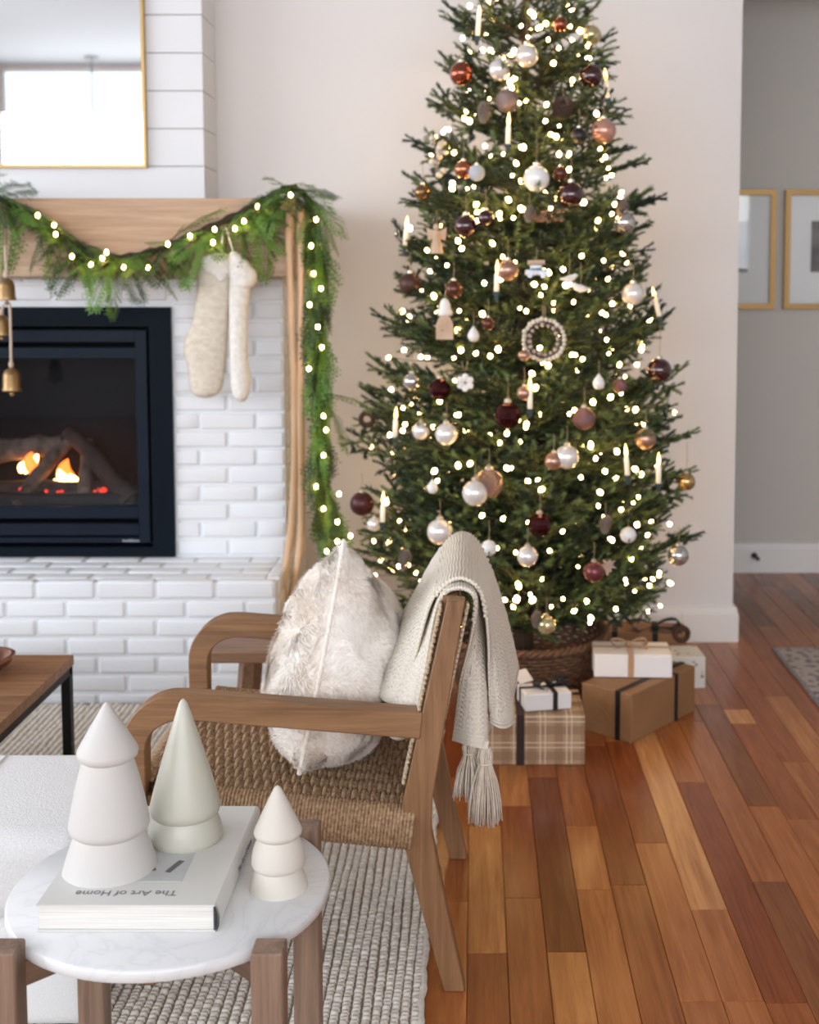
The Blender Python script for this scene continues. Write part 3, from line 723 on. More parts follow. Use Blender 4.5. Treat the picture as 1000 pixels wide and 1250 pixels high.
# rope
m_rope = mat('seagrass_rope', (190, 158, 122), 0.85, c2=(132, 102, 74), nscale=130, bmp=0.6, bdist=0.002)
m_rope2 = mat('seagrass_rope_shade', (150, 120, 90), 0.85, c2=(104, 80, 58), nscale=130, bmp=0.6, bdist=0.002)
x0s, x1s = -0.735, -0.135
b = MB(); ncs = 56; rowp = 0.052
ya, yb = YN + 0.022, YFR - 0.022
for k in range(ncs):
    x = x0s + (x1s - x0s) * (k + 0.5) / ncs; pts = []; sgn = 1 if k % 2 else -1; nseg = 66
    for j in range(nseg + 1):
        t = j / nseg; y = ya - 0.01 + (yb - ya + 0.02) * t; ph = (y - ya) / rowp * PI
        pts.append(C(x + R.uniform(-0.0006, 0.0006), y, srz(x) + 0.0062 * sgn * math.sin(ph) + 0.001))
    b.tube(pts, 0.0054, 6)
for r_ in range(12):
    y = ya + (r_ + 0.5) * rowp
    if y > yb: break
    for dy in (-0.012, 0.0, 0.012):
        b.tube([C(x0s + (x1s - x0s) * j / 56, y + dy + R.uniform(-0.001, 0.001), srz(x0s + (x1s - x0s) * j / 56) - 0.0015 + 0.003 * (-1) ** (j + r_)) for j in range(57)], 0.0052, 5)
o = b.build('woven_seat', [m_rope], ch, smooth=True); o['kind'] = 'stuff'
# rope wound round the side rails and the front rail
def wrap(axis, fixed, a0, a1, n, name):
    b = MB()
    for k in range(n):
        u = a0 + (a1 - a0) * (k + 0.5) / n; pts = []
        for j in range(13):
            t = 2 * PI * j / 12; rr = (0.030, 0.046)
            cx_, cz_ = rr[0] * math.cos(t), rr[1] * math.sin(t)
            m_ = max(abs(math.cos(t)), abs(math.sin(t))) ** 0.35; cx_ /= m_ ** 0.5; cz_ /= m_ ** 0.5
            sl = 0.006 * math.sin(t)
            if axis == 'X': pts.append(C(u + sl, fixed + cx_, srz(u) - 0.037 + cz_))
            else: pts.append(C(fixed + cx_, u + sl, srz(fixed) - 0.037 + cz_))
        b.tube(pts, 0.0042, 5, cap=False)
    o = b.build(name, m_rope, ch, smooth=True); o['kind'] = 'stuff'; return o
wrap('X', YN - 0.002, -0.70, -0.135, 74, 'rope_wrapping'); wrap('X', YFR + 0.002, -0.70, -0.135, 74, 'rope_wrapping'); wrap('Y', -0.728, YN + 0.035, YFR - 0.035, 72, 'rope_wrapping')
# woven back panel between the rear posts and the rope lacing beside them
def bx(z): return -0.139 + (z - 0.40) * (0.098 / 0.47)
b = MB(); nbk = 46
for k in range(nbk):
    z = 0.47 + 0.37 * k / (nbk - 1); pts = []
    for j in range(41):
        t = j / 40; y = YN + 0.012 + (YFR - YN - 0.024) * t; pts.append(C(bx(z) + 0.004 * math.sin(t * 36 + (PI if k % 2 else 0)), y, z))
    b.tube(pts, 0.0048, 5)
o = b.build('woven_back', m_rope, ch, smooth=True); o['kind'] = 'stuff'
b = MB(); m_cord = mat('pale_cord', (204, 184, 156), 0.85, c2=(168, 144, 114), nscale=150, bmp=0.5)
for yy in (YN, YFR):
    for side, off in ((-1, -0.030), (1, 0.027)):
        pts = []
        for j in range(90):
            t = j / 89; z = 0.46 + 0.40 * t; pts.append(C(bx(z) + off * (1 + 0.05 * math.sin(j * 1.3)) , yy + TH / 2 * 0.5 - 0.01 + 0.006 * math.sin(j * 2.1), z))
        b.tube(pts, 0.0042, 5)
        for k in range(34):
            z = 0.47 + 0.385 * k / 33
            b.tube([C(bx(z) + off, yy - 0.012, z - 0.004), C(bx(z) + off * 1.08, yy + 0.004, z), C(bx(z) + off, yy + 0.02, z + 0.004)], 0.0038, 5)
o = b.build('rope_lacing', m_cord, ch, smooth=True); o['kind'] = 'stuff'

# ------------------------------------------------------------------ fur pillow
m, nt, bs = newmat('faux_fur')
n1 = node(nt, 'ShaderNodeTexNoise'); n1.inputs['Scale'].default_value = 7; n1.inputs['Detail'].default_value = 6; n1.inputs['Distortion'].default_value = 0.6; nt.links.new(coords(nt), n1.inputs['Vector'])
n2 = node(nt, 'ShaderNodeTexNoise'); n2.inputs['Scale'].default_value = 90; n2.inputs['Detail'].default_value = 3; nt.links.new(coords(nt), n2.inputs['Vector'])
ad = node(nt, 'ShaderNodeMath', operation='MULTIPLY_ADD'); ad.inputs[1].default_value = 0.35; nt.links.new(n2.outputs[0], ad.inputs[0]); nt.links.new(n1.outputs[0], ad.inputs[2])
nt.links.new(ramp(nt, ad.outputs[0], [(0.44, s2l((206, 188, 170))), (0.60, s2l((230, 218, 205))), (0.76, s2l((242, 235, 226)))]), bs.inputs['Base Color']); bs.inputs['Roughness'].default_value = 0.9
bs.inputs['Sheen Weight'].default_value = 0.15; bump(nt, bs, n2.outputs[0], 0.5, 0.006); m_fur = m
PC = Vector((-0.330, 2.90, 0.632))
pl = thing('fur_pillow', PC, 'plump cream faux fur pillow propped on the woven chair seat', 'pillow')
Mp = Matrix.Rotation(math.radians(-7), 4, 'Z') @ Matrix.Rotation(math.radians(6.5), 4, 'Y') @ Matrix.Rotation(math.radians(-24), 4, 'X')
def pillow_pt(u, v, side):
    """u,v in -1..1 over the square, side +-1; local x is the thickness."""
    S = 0.248; e = (max(0.0, 1 - abs(u) ** 2.3) ** 0.62) * (max(0.0, 1 - abs(v) ** 2.3) ** 0.62)
    pin = 1 - 0.10 * (1 - abs(v) ** 2) * abs(u) ** 3; pin2 = 1 - 0.10 * (1 - abs(u) ** 2) * abs(v) ** 3
    p = Vector((side * 0.158 * e, u * S * 0.86 * pin, v * S * 1.05 * pin2))
    q_ = p * 6 + Vector((3.1, 1.7, side)); dn = noise.noise(q_) * 0.018 + noise.noise(q_ * 2.3) * 0.010 - abs(noise.noise(q_ * 3.1 + Vector((5, 2, 8)))) * 0.016
    p.x += side * dn * min(1, e * 2.2)
    if v < -0.5: p.x *= 1 + 0.15 * (-v - 0.5)
    return p
N = 72; b = MB(); pts3 = []
for side in (-1, 1):
    rows = [[Mp @ pillow_pt(-1 + 2 * i / N, -1 + 2 * j / N, side) for i in range(N + 1)] for j in range(N + 1)]
    b.grid(rows)
body = b.build('pillow_body', m_fur, pl, smooth=True, weld=True)
seam = []
for k in range(160):
    t = 4 * k / 160; s = t % 1 * 2 - 1
    u, v = ((s, -1), (1, s), (-s, 1), (-1, -s))[int(t)]
    seam.append(Mp @ (pillow_pt(u, v, 1) * 1.0))
b = MB(); b.tube(seam, 0.0055, 6, closed=True); b.build('seam_piping', m_fur, pl, smooth=True)
# short pile
b = MB(); rr = random.Random(5)
me = body.data; V3 = [v.co.copy() for v in me.vertices]; NR = [v.normal.copy() for v in me.vertices]
polys = [tuple(p.vertices) for p in me.polygons]
for it in range(80000):
    f = polys[rr.randrange(len(polys))]; a, c = rr.random(), rr.random()
    p = V3[f[0]].lerp(V3[f[1]], a).lerp(V3[f[3 % len(f)]].lerp(V3[f[2]], a), c); n_ = (NR[f[0]] + NR[f[2]]).normalized()
    if n_.dot(p) < 0: n_ = -n_
    flow = Vector((0.15, noise.noise(p * 16) * 2.2, -0.5 + noise.noise(p * 9 + Vector((7, 3, 1))) * 1.3)); flow = flow - n_ * flow.dot(n_)
    if flow.length < 1e-3: continue
    d_ = (flow.normalized() + n_ * rr.uniform(0.15, 0.8)).normalized(); L = rr.uniform(0.010, 0.023); s_ = d_.cross(n_).normalized() * rr.uniform(0.0010, 0.0017)
    o_ = len(b.v); b.v.extend((tuple(p - s_), tuple(p + s_), tuple(p + d_ * L - n_ * 0.002))); b.f.append((o_, o_ + 1, o_ + 2)); b.mi.append(0)
meF = bpy.data.meshes.new('fur'); meF.from_pydata(b.v, [], b.f); meF.materials.append(m_fur); o = inst('fur', meF, pl); o['kind'] = 'stuff'

# ------------------------------------------------------------------ knitted throw over the chair back
m, nt, bs = newmat('cream_knit')
uvn = node(nt, 'ShaderNodeUVMap'); sp = node(nt, 'ShaderNodeSeparateXYZ'); nt.links.new(uvn.outputs[0], sp.inputs[0])
def mth(op, a, b_=None, c_=None):
    n = node(nt, 'ShaderNodeMath', operation=op)
    for i, v in enumerate((a, b_, c_)):
        if v is None: continue
        if isinstance(v, (int, float)): n.inputs[i].default_value = v
        else: nt.links.new(v, n.inputs[i])
    return n.outputs[0]
# little V stitches: columns across the throw, rows along it
tri = mth('PINGPONG', mth('MULTIPLY', sp.outputs[1], 62.0), 0.5)
st_h = mth('SINE', mth('MULTIPLY', mth('ADD', mth('MULTIPLY', sp.outputs[0], 92.0), mth('MULTIPLY', tri, 1.3)), 6.283))
col_h = mth('SINE', mth('MULTIPLY', tri, 6.283))
hh_n = mth('ADD', mth('MULTIPLY', st_h, 0.5), mth('MULTIPLY', col_h, 0.5))
nt.links.new(ramp(nt, mth('MULTIPLY_ADD', hh_n, 0.5, 0.5), [(0.0, s2l((206, 192, 172))), (0.6, s2l((232, 222, 206)))]), bs.inputs['Base Color']); bs.inputs['Roughness'].default_value = 0.92; bs.inputs['Sheen Weight'].default_value = 0.05
bump(nt, bs, hh_n, 0.5, 0.0025); m_knit = m
th = thing('knitted_throw', (0.02, 2.9, 0.53), 'cream knitted throw with grey tassels draped over the chair back', 'throw')
to = th.location
def plan(pts, v):
    k = v * (len(pts) - 1); i = min(int(k), len(pts) - 2); t = k - i
    P = [Vector(pts[max(0, min(len(pts) - 1, i + d))]) for d in (-1, 0, 1, 2)]
    return 0.5 * ((2 * P[1]) + (P[2] - P[0]) * t + (2 * P[0] - 5 * P[1] + 4 * P[2] - P[3]) * t * t + (3 * P[1] - P[0] - 3 * P[2] + P[3]) * t ** 3)
def throw_layer(fplan, bplan, y0, y1, off, hem_f, hem_b, ribs, seed):
    """A band of knit going up the front of the back rest, over the top rail and hanging free behind."""
    nu, nv = 330, 100; G = []
    for iu in range(nu + 1):
        u = iu / nu; row = []
        for iv in range(nv + 1):
            v = iv / nv; y = y0 + (y1 - y0) * v; F = plan(fplan, v); B = plan(bplan, v)
            zf = hem_f + 0.02 * v; zb_ = hem_b + 0.008 * math.sin(v * 7 + seed)
            key = [Vector((F.x, F.y, zf)), Vector((F.x * 0.62 + 0.38 * -0.085, F.y * 0.6 + y * 0.4, zf + (0.868 - zf) * 0.45)), Vector((-0.078 - off, y, 0.852)), Vector((-0.040, y, 0.884 + off)), Vector((0.000 + off * 0.8, y, 0.862 + off * 0.5)),
                   Vector((B.x * 0.35 + (0.012 + off) * 0.65, B.y * 0.4 + y * 0.6, 0.76)), Vector((B.x * 0.75 + 0.25 * (0.014 + off), B.y * 0.8 + y * 0.2, 0.64)), Vector((B.x, B.y, zb_))]
            k = (len(key) - 1) * u; i = min(int(k), len(key) - 2); t = k - i
            P = [key[max(0, min(len(key) - 1, i + d))] for d in (-1, 0, 1, 2)]
            row.append(0.5 * ((2 * P[1]) + (P[2] - P[0]) * t + (2 * P[0] - 5 * P[1] + 4 * P[2] - P[3]) * t * t + (3 * P[1] - P[0] - 3 * P[2] + P[3]) * t ** 3))
        G.append(row)
    rows = []
    for iu in range(nu + 1):
        r_ = []
        for iv in range(nv + 1):
            du = G[min(iu + 1, nu)][iv] - G[max(iu - 1, 0)][iv]; dv = G[iu][min(iv + 1, nv)] - G[iu][max(iv - 1, 0)]
            n_ = du.cross(dv)
            n_ = n_.normalized() if n_.length > 1e-9 else Vector((0, 0, 1))
            v = iv / nv; u = iu / nu; c = int(v * ribs / 4) % 2
            h = 0.0062 * abs(math.sin(PI * 54 * u + 0.5 * math.sin(v * 30))) if 0.30 < u < 0.66 else 0.0032 * abs(math.sin(PI * 44 * v + (0.9 * math.sin(u * 75) if c else 0)))
            if u > 0.955 or u < 0.04: h = 0.0025 * abs(math.sin(u * 420))
            r_.append(G[iu][iv] - n_ * h - to)
        rows.append(r_)
    b = MB(); b.grid(rows); o = b.build('knit_layer', m_knit, th, smooth=True, solid=0.006)
    uv = o.data.uv_layers.new(name='UVMap'); n1 = nv + 1
    idx = [l.vertex_index for l in o.data.loops]
    for li, vi in enumerate(idx): uv.data[li].uv = ((vi // n1) / nu, (vi % n1) / nv)
    return o
throw_layer([(-0.128, 2.642), (-0.178, 2.655), (-0.205, 2.72), (-0.21, 2.88), (-0.19, 3.14)], [(-0.052, 2.735), (-0.01, 2.69), (0.026, 2.70), (0.030, 2.80), (0.055, 2.95), (0.09, 3.12)], 2.640, 3.165, 0.004, 0.555, 0.503, 30, 0.4)
throw_layer([(-0.165, 2.70), (-0.205, 2.72), (-0.235, 2.80), (-0.24, 2.95), (-0.21, 3.15)], [(0.034, 2.74), (0.060, 2.725), (0.088, 2.78), (0.092, 2.90), (0.105, 3.02), (0.115, 3.14)], 2.672, 3.168, 0.018, 0.60, 0.540, 30, 1.9)
# the front hem is folded under in a soft roll
b = MB(); rows = []
for j in range(25):
    t = j / 24; rr_ = 0.022 * math.sqrt(max(0.02, 1 - max(0, (abs(t - 0.5) * 2 - 0.75) / 0.25) ** 2)); rows.append([(-0.168 - 0.035 * t + 1.25 * rr_ * math.cos(a) - to.x, 2.655 + 0.30 * t - to.y, 0.548 + rr_ * math.sin(a) + 0.0018 * abs(math.sin(t * 40)) - to.z) for a in [2 * PI * k / 20 for k in range(20)]])
b.grid(rows, wrap=True); b.add(rows[0], [tuple(range(20))]); b.add(rows[-1], [tuple(range(20))]); b.build('rolled_hem', m_knit, th, smooth=True)
m_tas = mat('grey_yarn', (228, 215, 198), 0.9, c2=(206, 192, 174), nscale=100)
def tassel(px, py0, py1, wpx, Y):
    top = aty(px, py0, Y); bot = aty(px, py1, Y); b = MB(); hw = wpx * Y / FPX / 2; L = top.z - bot.z; q_ = random.Random(px)
    for k in range(90):
        a = q_.uniform(0, 2 * PI); r_ = math.sqrt(q_.random()); e = q_.uniform(0.9, 1.03); pts = []
        for t in (0, 0.12, 0.22, 0.5, 0.8, 1.0):
            ww = (0.30, 0.42, 0.34, 0.72, 0.92, 1.0)[(0, 0.12, 0.22, 0.5, 0.8, 1.0).index(t)] * hw * r_
            pts.append((top.x + ww * math.cos(a) + q_.uniform(-1, 1) * 0.0015 - to.x, Y + ww * 0.8 * math.sin(a) - to.y, top.z - L * t * e - to.z))
        b.tube(pts, 0.0016, 4)
    o = b.build('tassel', m_tas, th, smooth=True)
    b = MB(); pts = []
    for k in range(16): a = 2 * PI * k / 16; pts.append((top.x + 0.40 * hw * math.cos(a) - to.x, Y + 0.36 * hw * math.sin(a) - to.y, top.z - L * 0.2 - to.z))
    b.tube(pts, 0.0022, 5, closed=True); b.build('tassel_tie', m_tas, o)
    return o
tassel(574, 905, 974, 44, 2.72); tassel(592, 913, 1005, 44, 2.69)
b = MB(); p = aty(594, 904, 2.69); q2 = aty(592, 918, 2.69); b.tube([p - to, q2 - to], 0.006, 6); b.build('tassel_cord', m_knit, th)

# ------------------------------------------------------------------ wooden stool beyond the chair
m_wals = wood('stool_wood', (104, 74, 52), (150, 112, 84), 'X', 1.0, 0.45)
so = thing('wooden_stool', (-0.62, 3.86, 0), 'low wooden stool with a splayed leg standing behind the armchair', 'stool')
b = MB(); b.box(-0.255, 0.30, -0.11, 0.13, 0.365, 0.405); b.build('seat', m_wals, so, bevel=0.006)
for sx, sy in ((-1, -1), (-1, 1), (1, -1), (1, 1)):
    b = MB(); x = -0.10 if sx < 0 else 0.2
    b.bar((x, 0.01 + sy * 0.085, 0.366), (x + (0.03 if sx > 0 else -0.03), 0.01 + sy * 0.10, 0.016), 0.05, 0.032); b.build('leg', m_wals, so, bevel=0.002, seg=1)

# ------------------------------------------------------------------ Christmas tree
TX, TY = 0.185, 4.60
PROF = [(0.26, 0.44), (0.36, 0.56), (0.48, 0.60), (0.62, 0.615), (0.88, 0.59), (1.22, 0.53), (1.53, 0.465), (1.87, 0.405), (2.13, 0.335), (2.40, 0.255), (2.58, 0.20), (2.80, 0.11), (2.95, 0.03)]
def TRad(z):
    if z <= PROF[0][0]: return PROF[0][1]
    for (a, ra), (c, rc) in zip(PROF, PROF[1:]):
        if z <= c: return ra + (rc - ra) * (z - a) / (c - a)
    return 0.01
def surf(px, py, k=1.0):
    """Where the line of sight of a photo point first meets the foliage cone (or passes nearest to it)."""
    best = None; y = TY - 0.80
    while y < TY + 0.02:
        p = aty(px, py, y); r_ = math.hypot(p.x - TX, p.y - TY)
        if r_ <= k * TRad(p.z): return p
        y += 0.01
    return aty(px, py, TY - 0.02)
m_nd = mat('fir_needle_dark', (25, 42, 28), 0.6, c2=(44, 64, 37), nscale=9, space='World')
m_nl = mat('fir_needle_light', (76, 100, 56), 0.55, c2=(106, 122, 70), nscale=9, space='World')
m_bark = mat('bark', (74, 56, 40), 0.9, c2=(48, 36, 26), nscale=20, bmp=0.5)
tree = thing('christmas_tree', (TX, TY, 0.0), 'tall decorated green fir tree with warm lights in a wicker basket', 'tree')
b = MB(); b.tube([(0, 0, 0.05), (0, 0, 1.2), (0, 0, 2.95)], [0.04, 0.03, 0.008], 12); b.build('trunk', m_bark, tree)
def needles(b, p, q_, L, dens, rr, mi):
    d = (q_ - p); ln = d.length; d.normalize(); a = d.orthogonal().normalized(); c = d.cross(a); n = max(3, int(ln * dens)); b.cur = mi
    for k in range(n):
        t = k / n; base = p + d * ln * t; th_ = rr.uniform(0, 2 * PI)
        o_ = a * math.cos(th_) + c * math.sin(th_)
        o_.z = o_.z * 0.75 + 0.12
        e = (o_ * rr.uniform(0.75, 0.95) + d * rr.uniform(0.55, 0.9)).normalized() * L * rr.uniform(0.8, 1.1) * (1 if t < 0.9 else 0.8)
        s_ = d.cross(o_).normalized() * 0.0026
        b.add([tuple(base - s_), tuple(base + s_), tuple(base + e)], [(0, 1, 2)])
def branch_mesh(L, seed):
    rr = random.Random(seed); b = MB()
    def stem(t): return Vector((L * t, 0.012 * math.sin(t * 5 + seed), -0.02 * L * math.sin(t * PI) + 0.10 * L * max(0, t - 0.6) ** 1.3))
    b.cur = 2; b.tube([stem(k / 8) for k in range(9)], [0.006 - 0.0045 * k / 8 for k in range(9)], 5)
    t = 0.22
    step = 0.026 / L
    s = 1
    while t < 1.0:
        p = stem(t); tl = (0.05 + 0.115 * (1 - abs(t - 0.55) * 1.1)) * rr.uniform(0.75, 1.15)
        ang = math.radians(rr.uniform(42, 62)); up = rr.uniform(-0.25, 0.35)
        d = Vector((math.cos(ang), s * math.sin(ang), up)).normalized(); q_ = p + d * tl
        b.cur = 2; b.tube([p, q_], [0.0022, 0.0012], 3, cap=False)
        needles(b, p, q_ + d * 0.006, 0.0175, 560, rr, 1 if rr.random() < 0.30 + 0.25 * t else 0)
        if tl > 0.10:
            m_ = p.lerp(q_, 0.45); d2 = Vector((math.cos(ang - s * 0.0 + 0.75), s * math.sin(ang + 0.75), up)).normalized(); needles(b, m_, m_ + d2 * tl * 0.5, 0.018, 620, rr, 0)
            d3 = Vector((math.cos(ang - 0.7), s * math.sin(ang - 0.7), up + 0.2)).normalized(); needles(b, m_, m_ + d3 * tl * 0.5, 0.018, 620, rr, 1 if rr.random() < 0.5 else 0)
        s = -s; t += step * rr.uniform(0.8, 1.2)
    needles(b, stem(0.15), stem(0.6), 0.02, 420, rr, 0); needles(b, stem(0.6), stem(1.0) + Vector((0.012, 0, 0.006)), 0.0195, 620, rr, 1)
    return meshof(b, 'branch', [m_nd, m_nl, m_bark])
BLEN = [0.16, 0.26, 0.38, 0.5, 0.62]
BM = {L: [branch_mesh(L, int(L * 100) + k) for k in range(2)] for L in BLEN}
NB = 300
# spread over height in proportion to the radius, turning by the golden angle
zs_ = []; acc = 0; z = 0.24
tot = sum(max(0.10, TRad(0.34 + 2.56 * k / 400)) ** 1.25 for k in range(400)); k = 0; cum = 0
for i in range(400):
    cum += max(0.10, TRad(0.34 + 2.56 * i / 400)) ** 1.25 / tot * NB
    while len(zs_) < cum: zs_.append(0.34 + 2.56 * i / 400)
for i, z in enumerate(zs_[:NB]):
    if z > 1.1: z = round(z / 0.165) * 0.165 + R.uniform(-0.045, 0.045)      # branches grow in whorls
    az = i * 2.39996 + R.uniform(-0.25, 0.25); r_ = TRad(z) * R.choice([0.80, 0.90, 0.97, 1.01]) * R.uniform(0.95, 1.04)
    if math.sin(az) > 0.1: r_ = min(r_, 0.52 / math.sin(az))
    slope = 0.34 + 0.30 * max(0, (z - 2.0)) - 0.55 * max(0, 0.6 - z)      # rise of the branch towards its tip
    slope += R.uniform(-0.14, 0.14)
    if slope > 0: z0 = z - r_ * slope * 0.7
    else: z0 = z - r_ * slope * 0.7
    z0 = max(0.24, z0)
    a = math.atan(slope); Lw = r_ / math.cos(a)
    L = min(BLEN, key=lambda x: abs(x - Lw)); sc = Lw / L
    Mx = Matrix.Translation((0, 0, z0)) @ Matrix.Rotation(az, 4, 'Z') @ Matrix.Rotation(-a, 4, 'Y') @ Matrix.Rotation(R.uniform(-0.5, 0.5), 4, 'X') @ Matrix.Diagonal((sc, sc, sc, 1))
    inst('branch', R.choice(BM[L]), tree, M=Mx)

# ------------------------------------------------------------------ fairy lights on the tree
m_bulb = mat('warm_bulb', (255, 226, 170), 0.4, emis=(255, 204, 132), estr=46)
m_wire = mat('green_wire', (30, 48, 34), 0.6)
bulb_me = meshof((lambda b: (b.sphere((0, 0, 0), 0.0085, 8, 6, (1, 1, 1.25)), b)[1])(MB()), 'bulb', m_bulb, smooth=True)
ls = thing('fairy_lights', (TX, TY, 0.2), 'string of warm white fairy lights wound round the christmas tree', 'fairy lights')
lo = ls.location; pos = []
while len(pos) < 300:
    z = R.uniform(0.36, 2.72)
    if R.random() > (TRad(z) + 0.08) / 0.72: continue
    az = -PI / 2 + math.asin(R.uniform(-1, 1)) + R.uniform(-0.15, 0.15); k = R.choice([0.70, 0.82, 0.92, 0.98, 1.0]) * R.uniform(0.96, 1.04); r_ = TRad(z) * k
    pos.append(Vector((TX + r_ * math.cos(az), TY + r_ * math.sin(az), z)))
pos.sort(key=lambda p: p.z)
strips = {}
for p in pos: inst('bulb', bulb_me, ls, p - lo, rot=(R.uniform(-1, 1), R.uniform(-1, 1), 0), scale=(R.uniform(0.6, 1.12),) * 3)
b = MB()
rows_ = {}
for p in pos: rows_.setdefault(int(p.z / 0.09), []).append(p)
for kk, r_ in rows_.items():
    r_.sort(key=lambda p: math.atan2(p.y - TY, p.x - TX))
    if len(r_) > 1:
        pts = []
        for p, q_ in zip(r_, r_[1:]):
            for t in (0, 0.33, 0.66):
                c = p.lerp(q_, t); c.z -= 0.015 * math.sin(t * PI); rad = math.hypot(c.x - TX, c.y - TY); kx = 1 - 0.06 * (1 if t else 0)
                pts.append(Vector((TX + (c.x - TX) * kx, TY + (c.y - TY) * kx, c.z)) - lo)
        pts.append(r_[-1] - lo)
        b.tube(pts, 0.0012, 4, cap=False)
b.build('wire', m_wire, ls)
# the string goes on round the back: unseen bulbs added to warm the wall
b = MB()
for k in range(150):
    z = 0.4 + 2.2 * (k / 150) ** 1.25; az = PI / 2 + R.uniform(-1.45, 1.45); r_ = min(TRad(z) * R.uniform(0.8, 1.0), 0.55 / max(0.3, math.sin(az))); c = Vector((TX + r_ * math.cos(az), TY + r_ * math.sin(az), z)) - lo
    b.sphere(c, 0.0085, 6, 4)
o = b.build('bulbs', m_bulb, ls); o['kind'] = 'stuff'

# ------------------------------------------------------------------ baubles
def bm_(name, c, rough, metal=0, c2=None, ns=20, coat=0, bmp=0, **kw): return mat(name, c, rough, metal, c2=c2, nscale=ns, coat=coat, bmp=bmp, bdist=0.004, **kw)
m_cap = mat('bauble_cap', (214, 206, 190), 0.3, 0.8)
m_string = mat('jute_string', (170, 146, 104), 0.9)
KIND = {
 'pearl': (bm_('pearl_glass', (226, 216, 206), 0.22, 0.35, (236, 230, 224), 6, 0.6), 'pearly white glass bauble hanging on the christmas tree'),
 'white': (bm_('milk_glass', (232, 230, 224), 0.15, 0, None, 5, 0.8), 'large glossy milk white bauble high on the christmas tree'),
 'snow': (bm_('snowy_white', (226, 230, 232), 0.9, 0, (200, 206, 210), 40, 0, 0.9), 'small rough snowy white ball beside a copper bauble'),
 'copper': (bm_('copper_glass_ball', (150, 76, 52), 0.12, 0.85, None, 5, 0.5), 'shiny copper red bauble high in the tree'),
 'copper2': (bm_('bronze_glass_ball', (168, 104, 70), 0.2, 0.85, None, 5, 0.5), 'small bronze copper bauble touching a snowy white ball'),
 'taupe': (bm_('taupe_glitter', (168, 146, 138), 0.35, 0.7, (132, 110, 104), 160, 0, 0.5), 'taupe glittered bauble with a copper base above a lit candle'),
 'goldbrown': (bm_('gold_brown_ball', (138, 106, 68), 0.2, 0.85), 'small gold brown bauble at a branch tip'),
 'choc': (bm_('matte_chocolate', (74, 48, 38), 0.45, 0.45), 'matte chocolate brown bauble at an outer branch tip'),
 'brown': (bm_('cocoa_glass', (92, 54, 40), 0.25, 0.5), 'cocoa brown bauble hanging above the house ornament'),
 'rose': (bm_('rose_gold', (190, 156, 134), 0.3, 0.75, (160, 120, 100), 14), 'rose gold bauble hanging on the christmas tree'),
 'burg': (bm_('burgundy_glass', (58, 18, 20), 0.06, 0.35, None, 5, 1.0), 'glossy dark burgundy glass bauble hanging on the tree'),
 'plum': (bm_('plum_matte', (72, 32, 34), 0.4, 0.4), 'matte dark plum bauble at the low outer tip beside the garland'),
 'disco': (bm_('disco_burgundy', (66, 26, 26), 0.12, 0.75), 'faceted dark burgundy sparkle ball hanging on the tree'),
 'mauve': (bm_('mauve_glitter', (150, 112, 108), 0.3, 0.7, (112, 74, 72), 150, 0, 0.5), 'mauve glittered bauble hanging on the christmas tree'),
 'pink': (bm_('blush_glass', (196, 148, 130), 0.22, 0.45), 'blush pink bauble at the right edge of the upper branches'),
 'palegold': (bm_('pale_gold_glass', (206, 194, 150), 0.15, 0.7), 'pale gold bauble hanging on the christmas tree'),
 'mercury': (bm_('mercury_glitter', (196, 160, 136), 0.18, 0.9, (130, 96, 80), 60, 0, 0.9), 'crackled rose gold mercury glass bauble behind a white one'),
 'silver': (bm_('clear_silver', (206, 204, 200), 0.1, 0.8, (176, 170, 164), 14), 'clear silvery mercury glass bauble at an outer branch tip'),
 'gold': (bm_('gold_glass', (186, 158, 108), 0.15, 0.85), 'gold bauble hanging free at the lower right branch tip'),
 'black': (bm_('black_ball', (22, 18, 18), 0.4), 'black bauble half hidden under the blush pink one'),
 'rosedust': (bm_('dusty_burgundy', (118, 66, 66), 0.3, 0.6), 'dusty burgundy bauble low on the tree beside a fluffy flower'),
}
BALLS = [(643, 68, 14, 'pearl'), (610, 85, 13, 'pearl'), (655, 218, 16, 'white'), (545, 530, 14, 'pearl'), (692, 558, 15, 'pearl'), (580, 602, 16, 'pearl'), (537, 649, 16, 'pearl'), (644, 679, 13, 'pearl'),
 (773, 359, 14, 'pearl'), (667, 763, 12, 'palegold'), (582, 211, 10, 'snow'), (563, 90, 14, 'copper'), (619, 123, 14, 'taupe'), (566, 207, 11, 'copper2'), (516, 235, 10, 'goldbrown'), (501, 347, 14, 'choc'),
 (554, 353, 11, 'brown'), (620, 330, 13, 'rose'), (442, 615, 15, 'plum'), (805, 452, 15, 'burg'), (697, 238, 16, 'burg'), (569, 276, 14, 'burg'), (593, 266, 10, 'burg'), (537, 475, 14, 'disco'), (620, 507, 17, 'disco'),
 (713, 511, 14, 'mauve'), (707, 166, 10, 'black'), (722, 93, 14, 'burg'), (737, 160, 15, 'pink'), (722, 43, 12, 'palegold'), (597, 590, 18, 'mercury'), (659, 641, 15, 'disco'), (725, 698, 13, 'rosedust'),
 (763, 272, 13, 'silver'), (838, 588, 11, 'gold'), (828, 678, 13, 'silver'), (757, 471, 9, 'mauve'), (788, 536, 13, 'rose'), (684, 212, 9, 'brown2'), (514, 526, 11, 'pearl'), (503, 466, 11, 'silver'), (676, 563, 11, 'rose'), (640, 434, 7, 'rose'),
 (457, 640, 9, 'pearl'), (640, 480, 9, 'rose'), (596, 395, 8, 'brown3'), (684, 30, 9, 'copper3')]
KIND['brown2'] = (KIND['brown'][0], 'small brown bauble tucked behind the glossy white one')
KIND['brown3'] = (KIND['brown'][0], 'small brown bauble tucked behind the white teardrop')
KIND['copper3'] = (KIND['copper'][0], 'small copper bauble near the very top of the tree')
